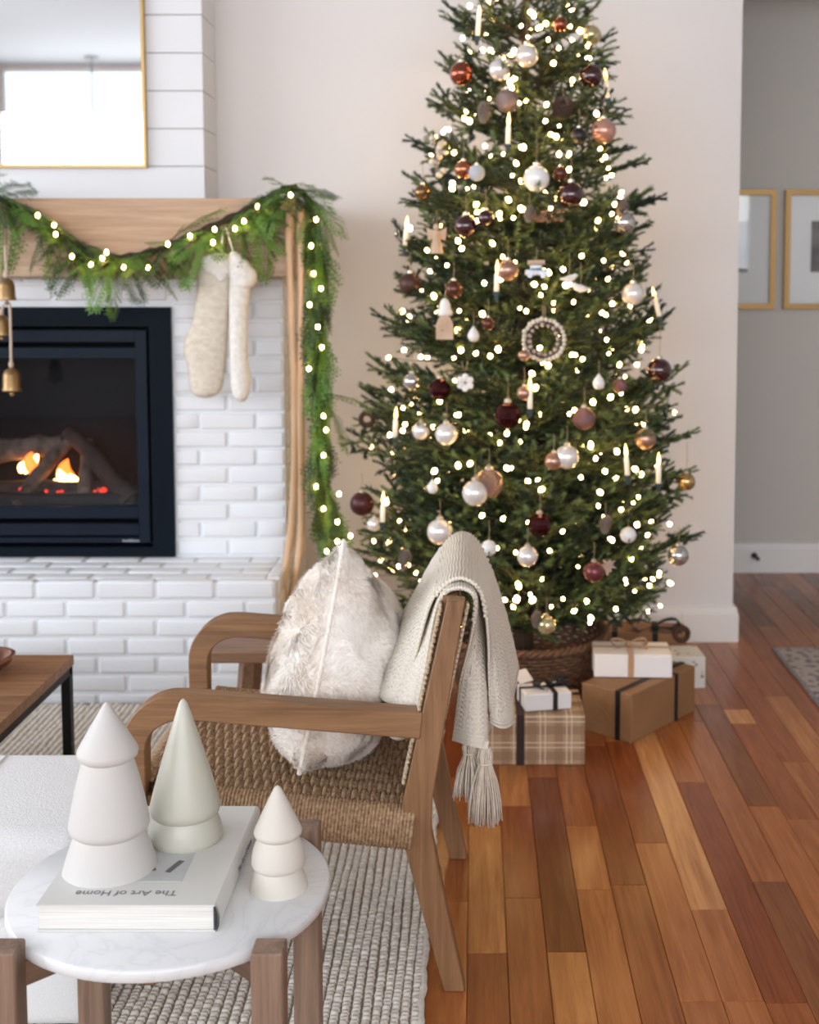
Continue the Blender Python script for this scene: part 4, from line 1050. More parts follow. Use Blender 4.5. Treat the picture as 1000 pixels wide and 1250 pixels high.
OWN = {(643, 68): 'pearly white bauble high in the tree, the larger of a pair', (610, 85): 'pearly white bauble just above the taupe glittered bauble', (545, 530): 'pearly white bauble under the snowflake ornament', (692, 558): 'pearly white bauble overlapping a rose gold one under the mauve glitter ball', (580, 602): 'pearly white bauble in front of the rose gold mercury ball', (537, 649): 'pearly white bauble just above the throw on the chair back', (644, 679): 'pearly white bauble under the lowest faceted burgundy ball', (773, 359): 'pearly white bauble beside the tilted clip candle', (514, 526): 'small pearly white bauble between a clip candle and a larger pearl one', (457, 640): 'small pearly white bauble tucked behind the matte plum one',
 (805, 452): 'glossy burgundy bauble hanging free under the tilted clip candle', (697, 238): 'large glossy burgundy bauble above the copper glitter strand', (569, 276): 'glossy burgundy bauble beside the carved wooden figure', (593, 266): 'small glossy burgundy bauble tucked against a larger one', (722, 93): 'glossy burgundy bauble above the blush pink one',
 (537, 475): 'faceted burgundy sparkle ball beside the white snowflake', (620, 507): 'large faceted burgundy sparkle ball beside the candle under the wreath', (659, 641): 'faceted burgundy sparkle ball above a low pearly bauble',
 (620, 330): 'rose gold bauble behind a clip candle above the bead wreath', (788, 536): 'rose gold bauble above two clip candles near the gold bauble', (676, 563): 'rose gold bauble half behind a pearly white one', (640, 434): 'tiny rose gold bauble at the rim of the bead wreath', (640, 480): 'small rose gold bauble behind the candle under the wreath',
 (667, 763): 'pale gold bauble hanging lowest, just above the wicker basket', (722, 43): 'pale gold bauble near the top of the tree', (763, 272): 'silvery mercury glass bauble hanging under a frosted pine cone', (828, 678): 'silvery mercury glass bauble at a low outer branch tip', (503, 466): 'silvery mercury glass bauble beside a faceted burgundy ball', (713, 511): 'mauve glittered bauble above a pearly white one', (757, 471): 'small mauve bauble beside a white teardrop'}
cnt = {}
for *_, k in BALLS: cnt[k] = cnt.get(k, 0) + 1
ball_me = {}; 
def ballmesh(k):
    if k not in ball_me:
        b = MB()
        if k == 'disco': b.sphere((0, 0, 0), 1, 14, 9)
        else: b.sphere((0, 0, 0), 1, 28, 18)
        ball_me[k] = meshof(b, 'ball', KIND[k][0], smooth=(k != 'disco'))
    return ball_me[k]
capb = MB(); capb.lathe([(0.26, 0.93), (0.26, 1.14), (0.2, 1.18)], 12); cap_me = meshof(capb, 'cap', m_cap)
lpb = MB(); lpb.tube([(0.09 * math.cos(a * PI / 5), 0, 1.24 + 0.09 * math.sin(a * PI / 5)) for a in range(10)], 0.02, 4, closed=True); loop_me = meshof(lpb, 'hanging_loop', m_cap)
strb = MB(); strb.tube([(0, 0, 0), (0.06, 0, 0.5), (0, 0.01, 1)], 0.028, 4); str_me = meshof(strb, 'string', m_string)
for px, py, rp, k in BALLS:
    p = surf(px, py, 1.10); r_ = rp * p.y / FPX
    if math.hypot(p.x - TX, p.y - TY) < 0.97 * TRad(p.z): p.y -= 0.02
    if (px, py) == (580, 602): p = aty(px, py, p.y - 0.045); r_ = rp * p.y / FPX      # hangs in front of the mercury ball
    g = 'look alike %s baubles on the tree' % KIND[k][0].name.replace('_', ' ') if cnt[k] > 1 else None
    o = thing('bauble', p, OWN.get((px, py), KIND[k][1]), 'bauble', g)
    inst('ball', ballmesh(k), o, scale=(r_,) * 3); inst('cap', cap_me, o, scale=(r_,) * 3); inst('hanging_loop', loop_me, o, scale=(r_,) * 3)
    h = 0.055 if (px, py) not in ((838, 588), (805, 452), (655, 218), (697, 238)) else 0.10
    inst('string', str_me, o, (0, 0, r_ * 1.28), scale=(0.03, 0.03, h))

# ------------------------------------------------------------------ clip candles
m_wax = mat('candle_wax', (244, 238, 222), 0.45, emis=(255, 226, 170), estr=0.25)
m_fl = mat('candle_flame', (255, 214, 140), 0.4, emis=(255, 196, 104), estr=9)
m_clip = mat('candle_clip', (20, 44, 38), 0.5)
cb = MB(); cb.lathe([(0.0085, 0.0), (0.0085, 0.055), (0.007, 0.062), (0.003, 0.064)], 14); wax_me = meshof(cb, 'wax', m_wax, smooth=True)
cb = MB(); cb.lathe([(0.003, 0.062), (0.0062, 0.074), (0.0060, 0.082), (0.0032, 0.096), (0.0006, 0.106)], 12); fl_me = meshof(cb, 'flame_bulb', m_fl, smooth=True)
cb = MB(); cb.box(-0.010, 0.010, -0.008, 0.008, -0.012, 0.0); cb.box(-0.006, 0.006, -0.008, 0.014, -0.03, -0.012); clip_me = meshof(cb, 'clip', m_clip)
CLAB = ['above the copper red bauble', 'just under the taupe glittered bauble', 'beside the tiny clear glass drop', 'in front of a rose gold bauble', 'beside the blush pink bauble', 'under the bead wreath', 'beside the brown grapevine ring', 'above a white jingle bell', 'tilted over the free burgundy bauble', 'next to the free gold bauble', 'next to the matte plum bauble']
CANDLES = [(583, 44, 4), (620, 176, 2), (494, 300, 6), (606, 356, 2), (742, 120, -6), (647, 499, 0), (482, 534, 3), (766, 580, -4), (805, 386, -14), (804, 590, 0), (467, 637, 2)]
for (px, py, tilt), cl in zip(CANDLES, CLAB):
    p = surf(px, py, 1.10); o = thing('clip_candle', p, 'white clip candle with a glowing flame ' + cl, 'candle', 'clip candles on the christmas tree'); o.rotation_euler = (0, math.radians(tilt), 0)
    inst('wax', wax_me, o); inst('flame_bulb', fl_me, o); inst('clip', clip_me, o)

# ------------------------------------------------------------------ pine cones, bells and figures
m_cone = mat('pine_cone', (104, 82, 66), 0.85, c2=(70, 52, 42), nscale=40)
m_conew = mat('frosted_cone', (158, 146, 134), 0.85, c2=(98, 84, 74), nscale=50)
def cone_mesh(m):
    b = MB()
    for k in range(80):
        t = k / 80; a = k * 2.39996; zz = 1 - 2 * t; rr_ = 0.72 * math.sin(PI * (0.12 + 0.80 * t)) ** 0.8
        M = Matrix.Rotation(a, 4, 'Z') @ Matrix.Translation((rr_ * 0.55, 0, zz * 1.1)) @ Matrix.Rotation(-0.5, 4, 'Y')
        vs = [M @ Vector(v) for v in ((0, -0.12, -0.02), (0, 0.12, -0.02), (rr_ * 0.6, 0.17, 0.03), (rr_ * 0.72, 0, 0.06), (rr_ * 0.6, -0.17, 0.03), (rr_ * 0.4, 0, -0.10))]
        b.add([tuple(v) for v in vs], [(0, 1, 2, 3, 4), (0, 5, 1), (1, 5, 2), (2, 5, 3), (3, 5, 4), (4, 5, 0)])
    b.sphere((0, 0, 0), 0.26, 8, 6, (1, 1, 3.0)); return meshof(b, 'scales', m)
cone_me, conew_me = cone_mesh(m_cone), cone_mesh(m_conew)
for px, py, rp, w_, lab, g in ((591, 138, 11, 1, 'frosted pine cone beside the taupe glittered bauble', 1), (646, 262, 9, 1, 'frosted pine cone beside the copper glitter strand', 1), (760, 256, 10, 1, 'frosted pine cone above a silvery bauble at an outer tip', 1), (739, 641, 10, 1, 'frosted pine cone hung on cords beside a jingle bell', 1), (494, 684, 11, 1, 'frosted pine cone just above the fur pillow', 1), (687, 133, 13, 0, 'round brown pine cone hung on two cords among the upper branches', 0), (655, 757, 9, 1, 'small frosted pine cone beside the lowest pale gold bauble', 1)):
    p = surf(px, py, 1.10); r_ = rp * p.y / FPX
    o = thing('pine_cone', p, lab, 'pine cone', 'frosted pine cones on the tree' if g else None)
    if not w_: inst('scales', cone_me, o, scale=(r_ * 1.3, r_ * 1.3, r_), rot=(1.1, 0, 0))
    else: inst('scales', conew_me, o, scale=(r_ * 1.05,) * 3, rot=(0.15, 0.1, 0))
    inst('string', str_me, o, (0, 0, r_ * 0.9), scale=(0.03, 0.03, 0.05))
m_bellw = mat('white_enamel', (228, 224, 218), 0.35, bmp=0.1)
m_dark = mat('dark_slot', (30, 28, 26), 0.8)
jb = MB(); jb.sphere((0, 0, 0), 1, 24, 16); jb.lathe([(1.03, -0.07), (1.07, 0), (1.03, 0.07)], 24, cap=False); jb_me = meshof(jb, 'bell_body', m_bellw, smooth=True)
jb = MB(); jb.box(-0.06, 0.06, -1.02, 0.0, -0.75, -0.25); jb.box(-0.4, 0.4, -0.3, 0.3, -1.0, -0.94); sl_me = meshof(jb, 'slot', m_dark)
for px, py, rp in ((597, 669, 10), (767, 653, 10)):
    p = surf(px, py, 1.11); r_ = rp * p.y / FPX; o = thing('jingle_bell', p, 'white enamel jingle bell ' + ('just above the folded throw' if px < 700 else 'beside a frosted pine cone'), 'bell', 'white jingle bells on the tree')
    inst('bell_body', jb_me, o, scale=(r_,) * 3); inst('slot', sl_me, o, scale=(r_,) * 3); inst('hanging_loop', loop_me, o, (0, 0, -0.1 * r_), scale=(r_,) * 3); inst('string', str_me, o, (0, 0, r_ * 1.2), scale=(0.03, 0.03, 0.06))
# bead wreath
p = surf(664, 415, 1.12); r_ = 25 * p.y / FPX; wr = thing('bead_wreath', p, 'round wreath ornament of cream wooden beads on the middle of the tree', 'wreath')
m_bead = mat('cream_bead', (216, 204, 182), 0.6); m_beadg = mat('silver_bead', (170, 160, 152), 0.3, 0.6)
sb = MB(); sb.sphere((0, 0, 0), 1, 10, 7); bead_me = meshof(sb, 'bead', m_bead, smooth=True); beadg_me = meshof((lambda b: (b.sphere((0, 0, 0), 1, 10, 7), b)[1])(MB()), 'inner_bead', m_beadg, smooth=True)
for k in range(30): a = 2 * PI * k / 30; q_ = r_ * R.uniform(0.96, 1.03); inst('bead', bead_me, wr, (q_ * math.cos(a), R.uniform(-0.004, 0.004), q_ * math.sin(a)), scale=(0.0085 * R.uniform(0.85, 1.1),) * 3)
for k in range(16): a = 2 * PI * k / 16 + 0.1; q_ = r_ * R.uniform(0.66, 0.78); inst('inner_bead', beadg_me, wr, (q_ * math.cos(a), R.uniform(-0.004, 0.006), q_ * math.sin(a)), scale=(0.0085 * R.uniform(0.8, 1.15),) * 3)
b = MB(); b.tube([(r_ * 0.86 * math.cos(2 * PI * k / 32), 0.004, r_ * 0.86 * math.sin(2 * PI * k / 32)) for k in range(32)], 0.006, 6, closed=True); b.build('ring', m_cone, wr)
b = MB(); b.tube([(-0.004, 0, r_), (-0.003, 0, r_ + 0.045), (0.004, 0, r_ + 0.045), (0.004, 0, r_)], 0.0014, 4); b.build('hanger', m_string, wr)
# grapevine rings
for px, py, rp, lab in ((448, 512, 10, 'small brown grapevine ring hanging near the hanging garland'), (832, 774, 11, 'dark brown felt ring hanging from the lowest right branch tip')):
    p = surf(px, py, 1.04)
    if px > 800: p = aty(px, py, TY - 0.12)
    r_ = rp * p.y / FPX; o = thing('ring_ornament', p, lab, 'ornament'); b = MB()
    for j in range(5):
        ph = j * 1.3; b.tube([((r_ * 0.75 + 0.004 * math.cos(3 * a + ph)) * math.cos(a), 0.006 * math.sin(3 * a + ph), (r_ * 0.75 + 0.004 * math.cos(3 * a + ph)) * math.sin(a)) for a in [2 * PI * k / 36 for k in range(36)]], r_ * 0.2, 6, closed=True)
    b.build('ring', mat('grapevine', (86, 56, 40), 0.9, c2=(54, 34, 26), nscale=60, bmp=0.5), o, smooth=True)
    inst('string', str_me, o, (0, 0, r_ * 0.9), scale=(0.02, 0.02, 0.055))
m_felt = mat('white_felt', (232, 226, 218), 0.9); m_wd = mat('bare_wood', (206, 178, 150), 0.7, c2=(184, 152, 124), nscale=14)
def hang(o, z, h=0.05): inst('string', str_me, o, (0, 0, z), scale=(0.03, 0.03, h))
# house
p = surf(544, 396, 1.11); o = thing('house_ornament', p, 'little wooden house ornament with a white snowy roof', 'ornament')
b = MB(); b.prism([(-0.032, -0.05), (0.026, -0.05), (0.026, 0.0), (0.010, 0.034), (-0.016, 0.034), (-0.032, 0.0)], -0.018, 0.018); o2 = b.build('house_body', m_wd, o); 
b = MB(); b.lathe([(0.024, 0.030), (0.026, 0.042), (0.018, 0.056), (0.020, 0.062), (0.012, 0.082), (0.004, 0.088)], 12, cx=-0.002); b.build('roof', m_felt, o, smooth=True); hang(o, 0.088)
# bird ornaments
def bird(px, py, s, lab, flip=1):
    p = surf(px, py, 1.11); o = thing('bird_ornament', p, lab, 'ornament'); b = MB()
    b.tube([(-0.036 * s * flip, 0, 0.002 * s), (-0.02 * s * flip, 0, 0.0), (0, 0, 0.002 * s), (0.016 * s * flip, 0, 0.008 * s), (0.026 * s * flip, 0, 0.016 * s), (0.036 * s * flip, 0, 0.016 * s)], [0.003 * s, 0.008 * s, 0.015 * s, 0.012 * s, 0.009 * s, 0.001 * s], 10); b.build('body', m_felt, o, smooth=True)
    b = MB(); b.tube([(0.0, -0.012 * s, 0.008 * s), (-0.012 * s * flip, -0.016 * s, 0.006 * s), (-0.026 * s * flip, -0.014 * s, 0.004 * s)], [0.008 * s, 0.007 * s, 0.001 * s], 8, flat=0.4); b.build('wing', m_felt, o, smooth=True); hang(o, 0.015 * s, 0.075); return o
bird(695, 341, 0.85, 'white ceramic bird hung on a long pale cord'); bird(709, 353, 0.95, 'white felt bird resting just below the corded bird', -1)
# silver car-like tree bundle
p = surf(655, 331, 1.11); o = thing('car_ornament', p, 'small frosted silver car ornament with a log on its roof', 'ornament'); m_fro = mat('frosted_silver', (196, 200, 204), 0.4, 0.5, c2=(150, 152, 156), nscale=50)
b = MB(); b.box(-0.038, 0.038, -0.014, 0.014, -0.014, 0.006); b.box(-0.022, 0.02, -0.012, 0.012, 0.006, 0.022); b.build('car_body', m_fro, o, bevel=0.004)
for sx in (-1, 1): b = MB(); b.tube([(sx * 0.022, -0.017, -0.014), (sx * 0.022, 0.017, -0.014)], 0.009, 10); b.build('wheel', m_fro, o)
b = MB(); b.tube([(-0.03, 0, 0.028), (0.028, 0, 0.03)], 0.008, 8); b.build('log', m_wd, o); hang(o, 0.03)
# snowflake
p = surf(568, 467, 1.11); o = thing('snowflake_ornament', p, 'white cut out snowflake ornament hung on a forked cord', 'ornament')
b = MB()
for k in range(6):
    a = PI * k / 3 + 0.5; b.sphere((0.019 * math.cos(a), 0, 0.019 * math.sin(a)), 0.0115, 10, 7, (1, 0.4, 1)); b.bar((0, 0, 0), (0.024 * math.cos(a), 0, 0.024 * math.sin(a)), 0.006, 0.006, (0, 1, 0))
b.build('flake', m_felt, o, smooth=False); b = MB(); b.tube([(-0.012, 0, 0.07), (0, 0, 0.03), (0.008, 0, 0.072)], 0.0016, 4); b.build('cord', m_string, o)
# teardrops
for px, py, s, lab in ((528, 595, 1.0, 'white teardrop ornament hanging low between pearl baubles'), (578, 409, 1.1, 'white teardrop ornament left of the bead wreath'), (731, 467, 1.1, 'white teardrop ornament right of the bead wreath')):
    p = surf(px, py, 1.11); o = thing('teardrop_ornament', p, lab.replace('left of', 'with a leaf, level with').replace('right of', 'beside a mauve ball below'), 'ornament'); b = MB(); b.lathe([(0.002, -0.021 * s), (0.011 * s, -0.018 * s), (0.017 * s, -0.009 * s), (0.018 * s, 0.0), (0.014 * s, 0.010 * s), (0.006 * s, 0.021 * s), (0.001, 0.028 * s)], 18); b.build('drop', m_bellw, o, smooth=True); hang(o, 0.027 * s, 0.045)
# wooden angel, deer, white cones of felt on the left side
p = surf(533, 288, 1.11); o = thing('angel_ornament', p, 'carved pale wooden figure with wings hanging on the left branches', 'ornament')
b = MB(); b.lathe([(0.024, -0.06), (0.020, -0.04), (0.011, 0.0), (0.008, 0.018)], 10); b.build('robe', m_wd, o); b = MB(); b.sphere((0, 0, 0.03), 0.012, 12, 8); b.build('head', m_wd, o, smooth=True)
for s in (-1, 1): b = MB(); b.prism([(0, 0.012), (s * 0.035, 0.03), (s * 0.03, -0.015), (0, -0.006)], 0.008, 0.012); b.build('wing', m_wd, o)
hang(o, 0.04)
p = surf(534, 190, 1.11); o = thing('berry_cluster', p, 'cluster of cream and brown beads on the upper left branches', 'ornament'); q_ = random.Random(3)
for k in range(16): inst('bead', R.choice([bead_me, bead_me, beadg_me]), o, (q_.uniform(-0.035, 0.03), q_.uniform(-0.02, 0.02), q_.uniform(-0.07, 0.06)), scale=(q_.uniform(0.009, 0.013),) * 3)
b = MB(); b.tube([(-0.012, 0, -0.07), (-0.006, 0, 0.06)], 0.002, 4); b.build('stem', m_cone, o)
p = surf(470, 288, 1.0); p = aty(484, 285, TY - 0.05); o = thing('glass_icicle', p, 'tiny clear glass drop beside the left outer candle', 'ornament'); b = MB(); b.lathe([(0.001, -0.02), (0.008, -0.008), (0.009, 0.004), (0.002, 0.016)], 12); b.build('drop', KIND['silver'][0], o, smooth=True); hang(o, 0.015, 0.03)
p = surf(734, 691, 1.06); p = surf(742, 690, 1.06); o = thing('flower_ornament', p, 'fluffy blush flower tucked beside the dusty burgundy bauble', 'ornament'); m_pet = mat('blush_petal', (206, 178, 160), 0.85)
for k in range(18):
    a = k * 2.4; rr_ = 0.006 + 0.022 * k / 18; b = MB(); d_ = Vector((math.cos(a), -0.5, math.sin(a))); b.tube([Vector((0, 0, 0)), d_ * rr_ * 0.7, d_ * rr_ * 1.2 + Vector((0, -0.006, 0))], [0.003, 0.009, 0.002], 6, flat=0.35); b.build('petal', m_pet, o, smooth=True)
p = surf(666, 264, 1.11); o = thing('glitter_garland', p, 'short copper glitter strand lying below the burgundy glass bauble', 'ornament'); q_ = random.Random(8)
for k in range(34): inst('bead', meshof((lambda b: (b.sphere((0, 0, 0), 1, 6, 4), b)[1])(MB()), 'bead', KIND['mercury'][0]) if k == 0 else gl_me, o, (q_.uniform(-0.05, 0.06), q_.uniform(-0.012, 0.012), q_.uniform(-0.018, 0.018)), scale=(q_.uniform(0.005, 0.009),) * 3) if k else globals().__setitem__('gl_me', meshof((lambda b: (b.sphere((0, 0, 0), 1, 6, 4), b)[1])(MB()), 'bead', KIND['mercury'][0]))

# ------------------------------------------------------------------ wicker basket round the tree foot
m_wick = mat('wicker', (128, 92, 66), 0.75, c2=(84, 58, 42), nscale=70, bmp=0.4)
bk_ = thing('wicker_basket', (TX, TY, 0), 'brown wicker basket collar round the foot of the tree', 'basket')
def brad(z): return 0.235 + 0.075 * (z / 0.22)
b = MB()
for r_ in range(15):
    z = 0.01 + 0.0145 * r_; n = 140; b.tube([((brad(z) + 0.005 * math.cos(k * PI / 2 + r_ * PI)) * math.cos(2 * PI * k / n), (brad(z) + 0.005 * math.cos(k * PI / 2 + r_ * PI)) * math.sin(2 * PI * k / n), z) for k in range(n)], 0.0068, 6, closed=True)
o = b.build('weave', m_wick, bk_, smooth=True); o['kind'] = 'stuff'
for k in range(40):
    a = 2 * PI * k / 40; b = MB(); b.tube([(brad(0.0) * math.cos(a), brad(0.0) * math.sin(a), 0.004), (brad(0.22) * math.cos(a), brad(0.22) * math.sin(a), 0.222)], 0.005, 5); b.build('stake', m_wick, bk_)
b = MB()
for j in range(3): b.tube([((brad(0.225) + 0.009 * math.cos(24 * a + j * 2.1)) * math.cos(a), (brad(0.225) + 0.009 * math.cos(24 * a + j * 2.1)) * math.sin(a), 0.228 + 0.009 * math.sin(24 * a + j * 2.1)) for a in [2 * PI * k / 200 for k in range(200)]], 0.0085, 6, closed=True)
b.build('braided_rim', m_wick, bk_, smooth=True)
b = MB(); b.lathe([(0.225, 0.004), (0.235, 0.012), (0.20, 0.02), (0.02, 0.022)], 40); b.build('base', m_wick, bk_)

# ------------------------------------------------------------------ presents
m_kraft = mat('kraft_paper', (150, 110, 72), 0.6, c2=(136, 98, 62), nscale=5, bmp=0.15, bdist=0.004)
m_wpap = mat('white_paper', (232, 228, 226), 0.55, bmp=0.1, nscale=8)
m_rib = mat('black_ribbon', (14, 12, 14), 0.6); m_ribb = mat('brown_ribbon', (44, 27, 22), 0.6); m_ribk = mat('kraft_ribbon', (178, 138, 100), 0.45, sheen=0.3)
def gift(name, corner, ang, sx, sy, h, m, label, z0=0.0, lid=0.003):
    """A wrapped box: corner on the ground, first edge turned by ang."""
    o = thing(name, (corner[0], corner[1], z0), label, 'gift', None, ang)
    b = MB(); b.box(0, sx, 0, sy, 0, h); b.build('wrapped_box', m, o, bevel=0.004, seg=2)
    return o
def band(o, axis, at_, w_, sx, sy, h, m, name='ribbon'):
    t = 0.0022; b = MB()
    if axis == 'X':      # a loop round the box lying in planes x = at_
        path = [(-t, -t), (sy + t, -t), (sy + t, h + t), (-t, h + t)]
        rows = [[(at_ + s * w_ / 2, y, max(z, 0.0004)) for y, z in path] for s in (-1, 1)]
    else:
        path = [(-t, -t), (sx + t, -t), (sx + t, h + t), (-t, h + t)]
        rows = [[(x, at_ + s * w_ / 2, max(z, 0.0004)) for x, z in path] for s in (-1, 1)]
    b.grid(rows, wrap=True); return b.build(name, m, o, solid=0.0012)
def bow(o, x, y, z, s, m, ang=0):
    M = Matrix.Translation((x, y, z)) @ Matrix.Rotation(ang, 4, 'Z')
    for sd in (-1, 1):
        b = MB(); rows = []
        for k in range(15):
            t = k / 14; a = t * 2 * PI; c = Vector((sd * s * (0.5 - 0.5 * math.cos(a)), 0.0, s * 0.42 * math.sin(a) * 0.55 + s * 0.2 * (0.5 - 0.5 * math.cos(a)) + 0.004))
            w_ = s * (0.10 + 0.20 * (0.5 - 0.5 * math.cos(a))); rows.append([M @ (c + Vector((0, -w_, 0))), M @ (c + Vector((0, w_, 0)))])
        b.grid(rows); b.build('bow_loop', m, o, smooth=True, solid=0.001)
        b = MB(); rows = []
        for k in range(8):
            t = k / 7; c = Vector((sd * s * 0.9 * t, -s * 0.75 * t, 0.003 + 0.1 * s * math.sin(t * 3))); rows.append([M @ (c + Vector((-s * 0.10, -s * 0.08, 0))), M @ (c + Vector((s * 0.10, s * 0.08, 0)))])
        b.grid(rows); b.build('bow_tail', m, o, smooth=True, solid=0.001)
    b = MB(); b.sphere((0, 0, 0), s * 0.16, 10, 8, (1, 1, 0.8)); ob = b.build('bow_knot', m, o, smooth=True); ob.matrix_local = Matrix.Translation((x, y, z + 0.006))
# big kraft box
k0 = Vector((0.527, 4.033)); ang = math.atan2(0.318, 0.27); KS, KD, KH = 0.417, 0.206, 0.168
g1 = gift('kraft_gift', k0, ang, KS, KD, KH, m_kraft, 'large kraft paper gift box tied with black velvet ribbon')
band(g1, 'Y', 0.055, 0.020, KS, KD, KH, m_rib); band(g1, 'X', 0.285, 0.020, KS, KD, KH, m_rib)
m_fold = mat('kraft_fold', (150, 112, 76), 0.6)
b = MB()
for pts in (((0, KD, KH), (0, KD * 0.5, KH * 0.47)), ((0, 0, KH), (0, KD * 0.5, KH * 0.47)), ((0, KD, 0), (0, KD * 0.5, KH * 0.47)), ((0, 0, 0), (0, KD * 0.5, KH * 0.47))):
    p_, q_ = Vector(pts[0]), Vector(pts[1]); b.bar(p_ + Vector((-0.0004, 0, 0)), q_ + Vector((-0.0004, 0, 0)), 0.0032, 0.0032)
b.build('paper_fold', m_fold, g1)
# white gift on it
w0 = aty(725, 820, 4.235); g2 = gift('white_gift', (0.418, 4.215), -0.045, 0.272, 0.16, 0.082, m_wpap, 'white wrapped gift with a kraft bow on top of the kraft box', KH + 0.0025)
band(g2, 'X', 0.128, 0.020, 0.272, 0.16, 0.082, m_ribk); band(g2, 'Y', 0.09, 0.018, 0.272, 0.16, 0.082, m_ribk); bow(g2, 0.128, 0.09, 0.086, 0.065, m_ribk, 0.1)
# plaid gift
m, nt, bs = newmat('plaid_paper')
sep = node(nt, 'ShaderNodeSeparateXYZ'); nt.links.new(coords(nt), sep.inputs[0])
def stripes(sock, period, offs, widths):
    outs = None
    md = node(nt, 'ShaderNodeMath', operation='PINGPONG') if False else None
    fr = node(nt, 'ShaderNodeMath', operation='MODULO'); ad_ = node(nt, 'ShaderNodeMath', operation='ADD'); ad_.inputs[1].default_value = 10 * period; nt.links.new(sock, ad_.inputs[0]); nt.links.new(ad_.outputs[0], fr.inputs[0]); fr.inputs[1].default_value = period
    for o_, w_ in zip(offs, widths):
        c = node(nt, 'ShaderNodeMath', operation='COMPARE'); nt.links.new(fr.outputs[0], c.inputs[0]); c.inputs[1].default_value = o_; c.inputs[2].default_value = w_
        if outs is None: outs = c.outputs[0]
        else:
            mxn = node(nt, 'ShaderNodeMath', operation='MAXIMUM'); nt.links.new(outs, mxn.inputs[0]); nt.links.new(c.outputs[0], mxn.inputs[1]); outs = mxn.outputs[0]
    return outs
def mixc(fac, a, c, k):
    mu = node(nt, 'ShaderNodeMath', operation='MULTIPLY'); mu.inputs[1].default_value = k; nt.links.new(fac, mu.inputs[0])
    mx_ = node(nt, 'ShaderNodeMix', data_type='RGBA'); nt.links.new(mu.outputs[0], mx_.inputs[0])
    if isinstance(a, tuple): mx_.inputs[6].default_value = a
    else: nt.links.new(a, mx_.inputs[6])
    mx_.inputs[7].default_value = c; return mx_.outputs[2]
# broad brown blocks, then pale fine lines in both directions
cA = mixc(stripes(sep.outputs[0], 0.085, (0.02,), (0.014,)), s2l((178, 146, 112)), s2l((140, 108, 80)), 0.6)
cA = mixc(stripes(sep.outputs[2], 0.085, (0.03,), (0.014,)), cA, s2l((140, 108, 80)), 0.6)
cA = mixc(stripes(sep.outputs[1], 0.085, (0.03,), (0.014,)), cA, s2l((140, 108, 80)), 0.6)
cA = mixc(stripes(sep.outputs[0], 0.085, (0.046, 0.062), (0.0016, 0.0016)), cA, s2l((232, 214, 190)), 0.75)
cA = mixc(stripes(sep.outputs[2], 0.085, (0.058, 0.074), (0.0016, 0.0016)), cA, s2l((232, 214, 190)), 0.75)
cA = mixc(stripes(sep.outputs[1], 0.085, (0.058, 0.074), (0.0016, 0.0016)), cA, s2l((232, 214, 190)), 0.75)
nt.links.new(cA, bs.inputs['Base Color']); bs.inputs['Roughness'].default_value = 0.6; m_plaid = m
PS, PD, PHt = 0.36, 0.26, 0.163
g3 = gift('plaid_gift', (-0.006, 3.85), 0.0, PS, PD, PHt, m_plaid, 'brown plaid wrapped gift box with dark brown ribbon beside the throw')
band(g3, 'X', 0.152, 0.026, PS, PD, PHt, m_ribb); band(g3, 'Y', 0.21, 0.022, PS, PD, PHt, m_ribb)
g4 = gift('white_gift', (0.163, 3.878), 0.20, 0.155, 0.12, 0.055, m_wpap, 'small white gift with a black ribbon bow on the plaid box', PHt + 0.0025)
band(g4, 'X', 0.10, 0.016, 0.155, 0.12, 0.055, m_rib); band(g4, 'Y', 0.07, 0.016, 0.155, 0.12, 0.055, m_rib); bow(g4, 0.10, 0.07, 0.058, 0.062, m_rib, 0.5)
b = MB(); b.box(-0.03, 0.03, -0.002, 0.0, 0, 0.05); ob = b.build('gift_tag', m_wpap, g4); ob.location = (0.03, 0.105, 0.062); ob.rotation_euler = (-0.9, 0.0, 0.5)
# flowered white gift half hidden at the back
m, nt, bs = newmat('flowered_paper'); vo = node(nt, 'ShaderNodeTexVoronoi'); vo.inputs['Scale'].default_value = 30; nt.links.new(coords(nt), vo.inputs['Vector'])
nt.links.new(ramp(nt, vo.outputs['Distance'], [(0.12, s2l((108, 104, 88))), (0.30, s2l((222, 217, 208)))]), bs.inputs['Base Color']); bs.inputs['Roughness'].default_value = 0.6
f0 = atz(862, 842, 0)
g5 = gift('flowered_gift', (0.66, f0.y), 0.06, f0.x - 0.66, 0.15, 0.125, m, 'white gift in flowered paper half hidden behind the kraft box')
g6 = gift('kraft_gift', (0.50, 4.83), -0.12, 0.34, 0.17, 0.155, m_kraft, 'kraft gift box with a black bow leaning near the baseboard under the tree')
band(g6, 'X', 0.22, 0.022, 0.34, 0.17, 0.155, m_rib); bow(g6, 0.22, 0.06, 0.158, 0.10, m_rib, 0.2); band(g6, 'X', 0.06, 0.022, 0.34, 0.17, 0.155, m_rib)

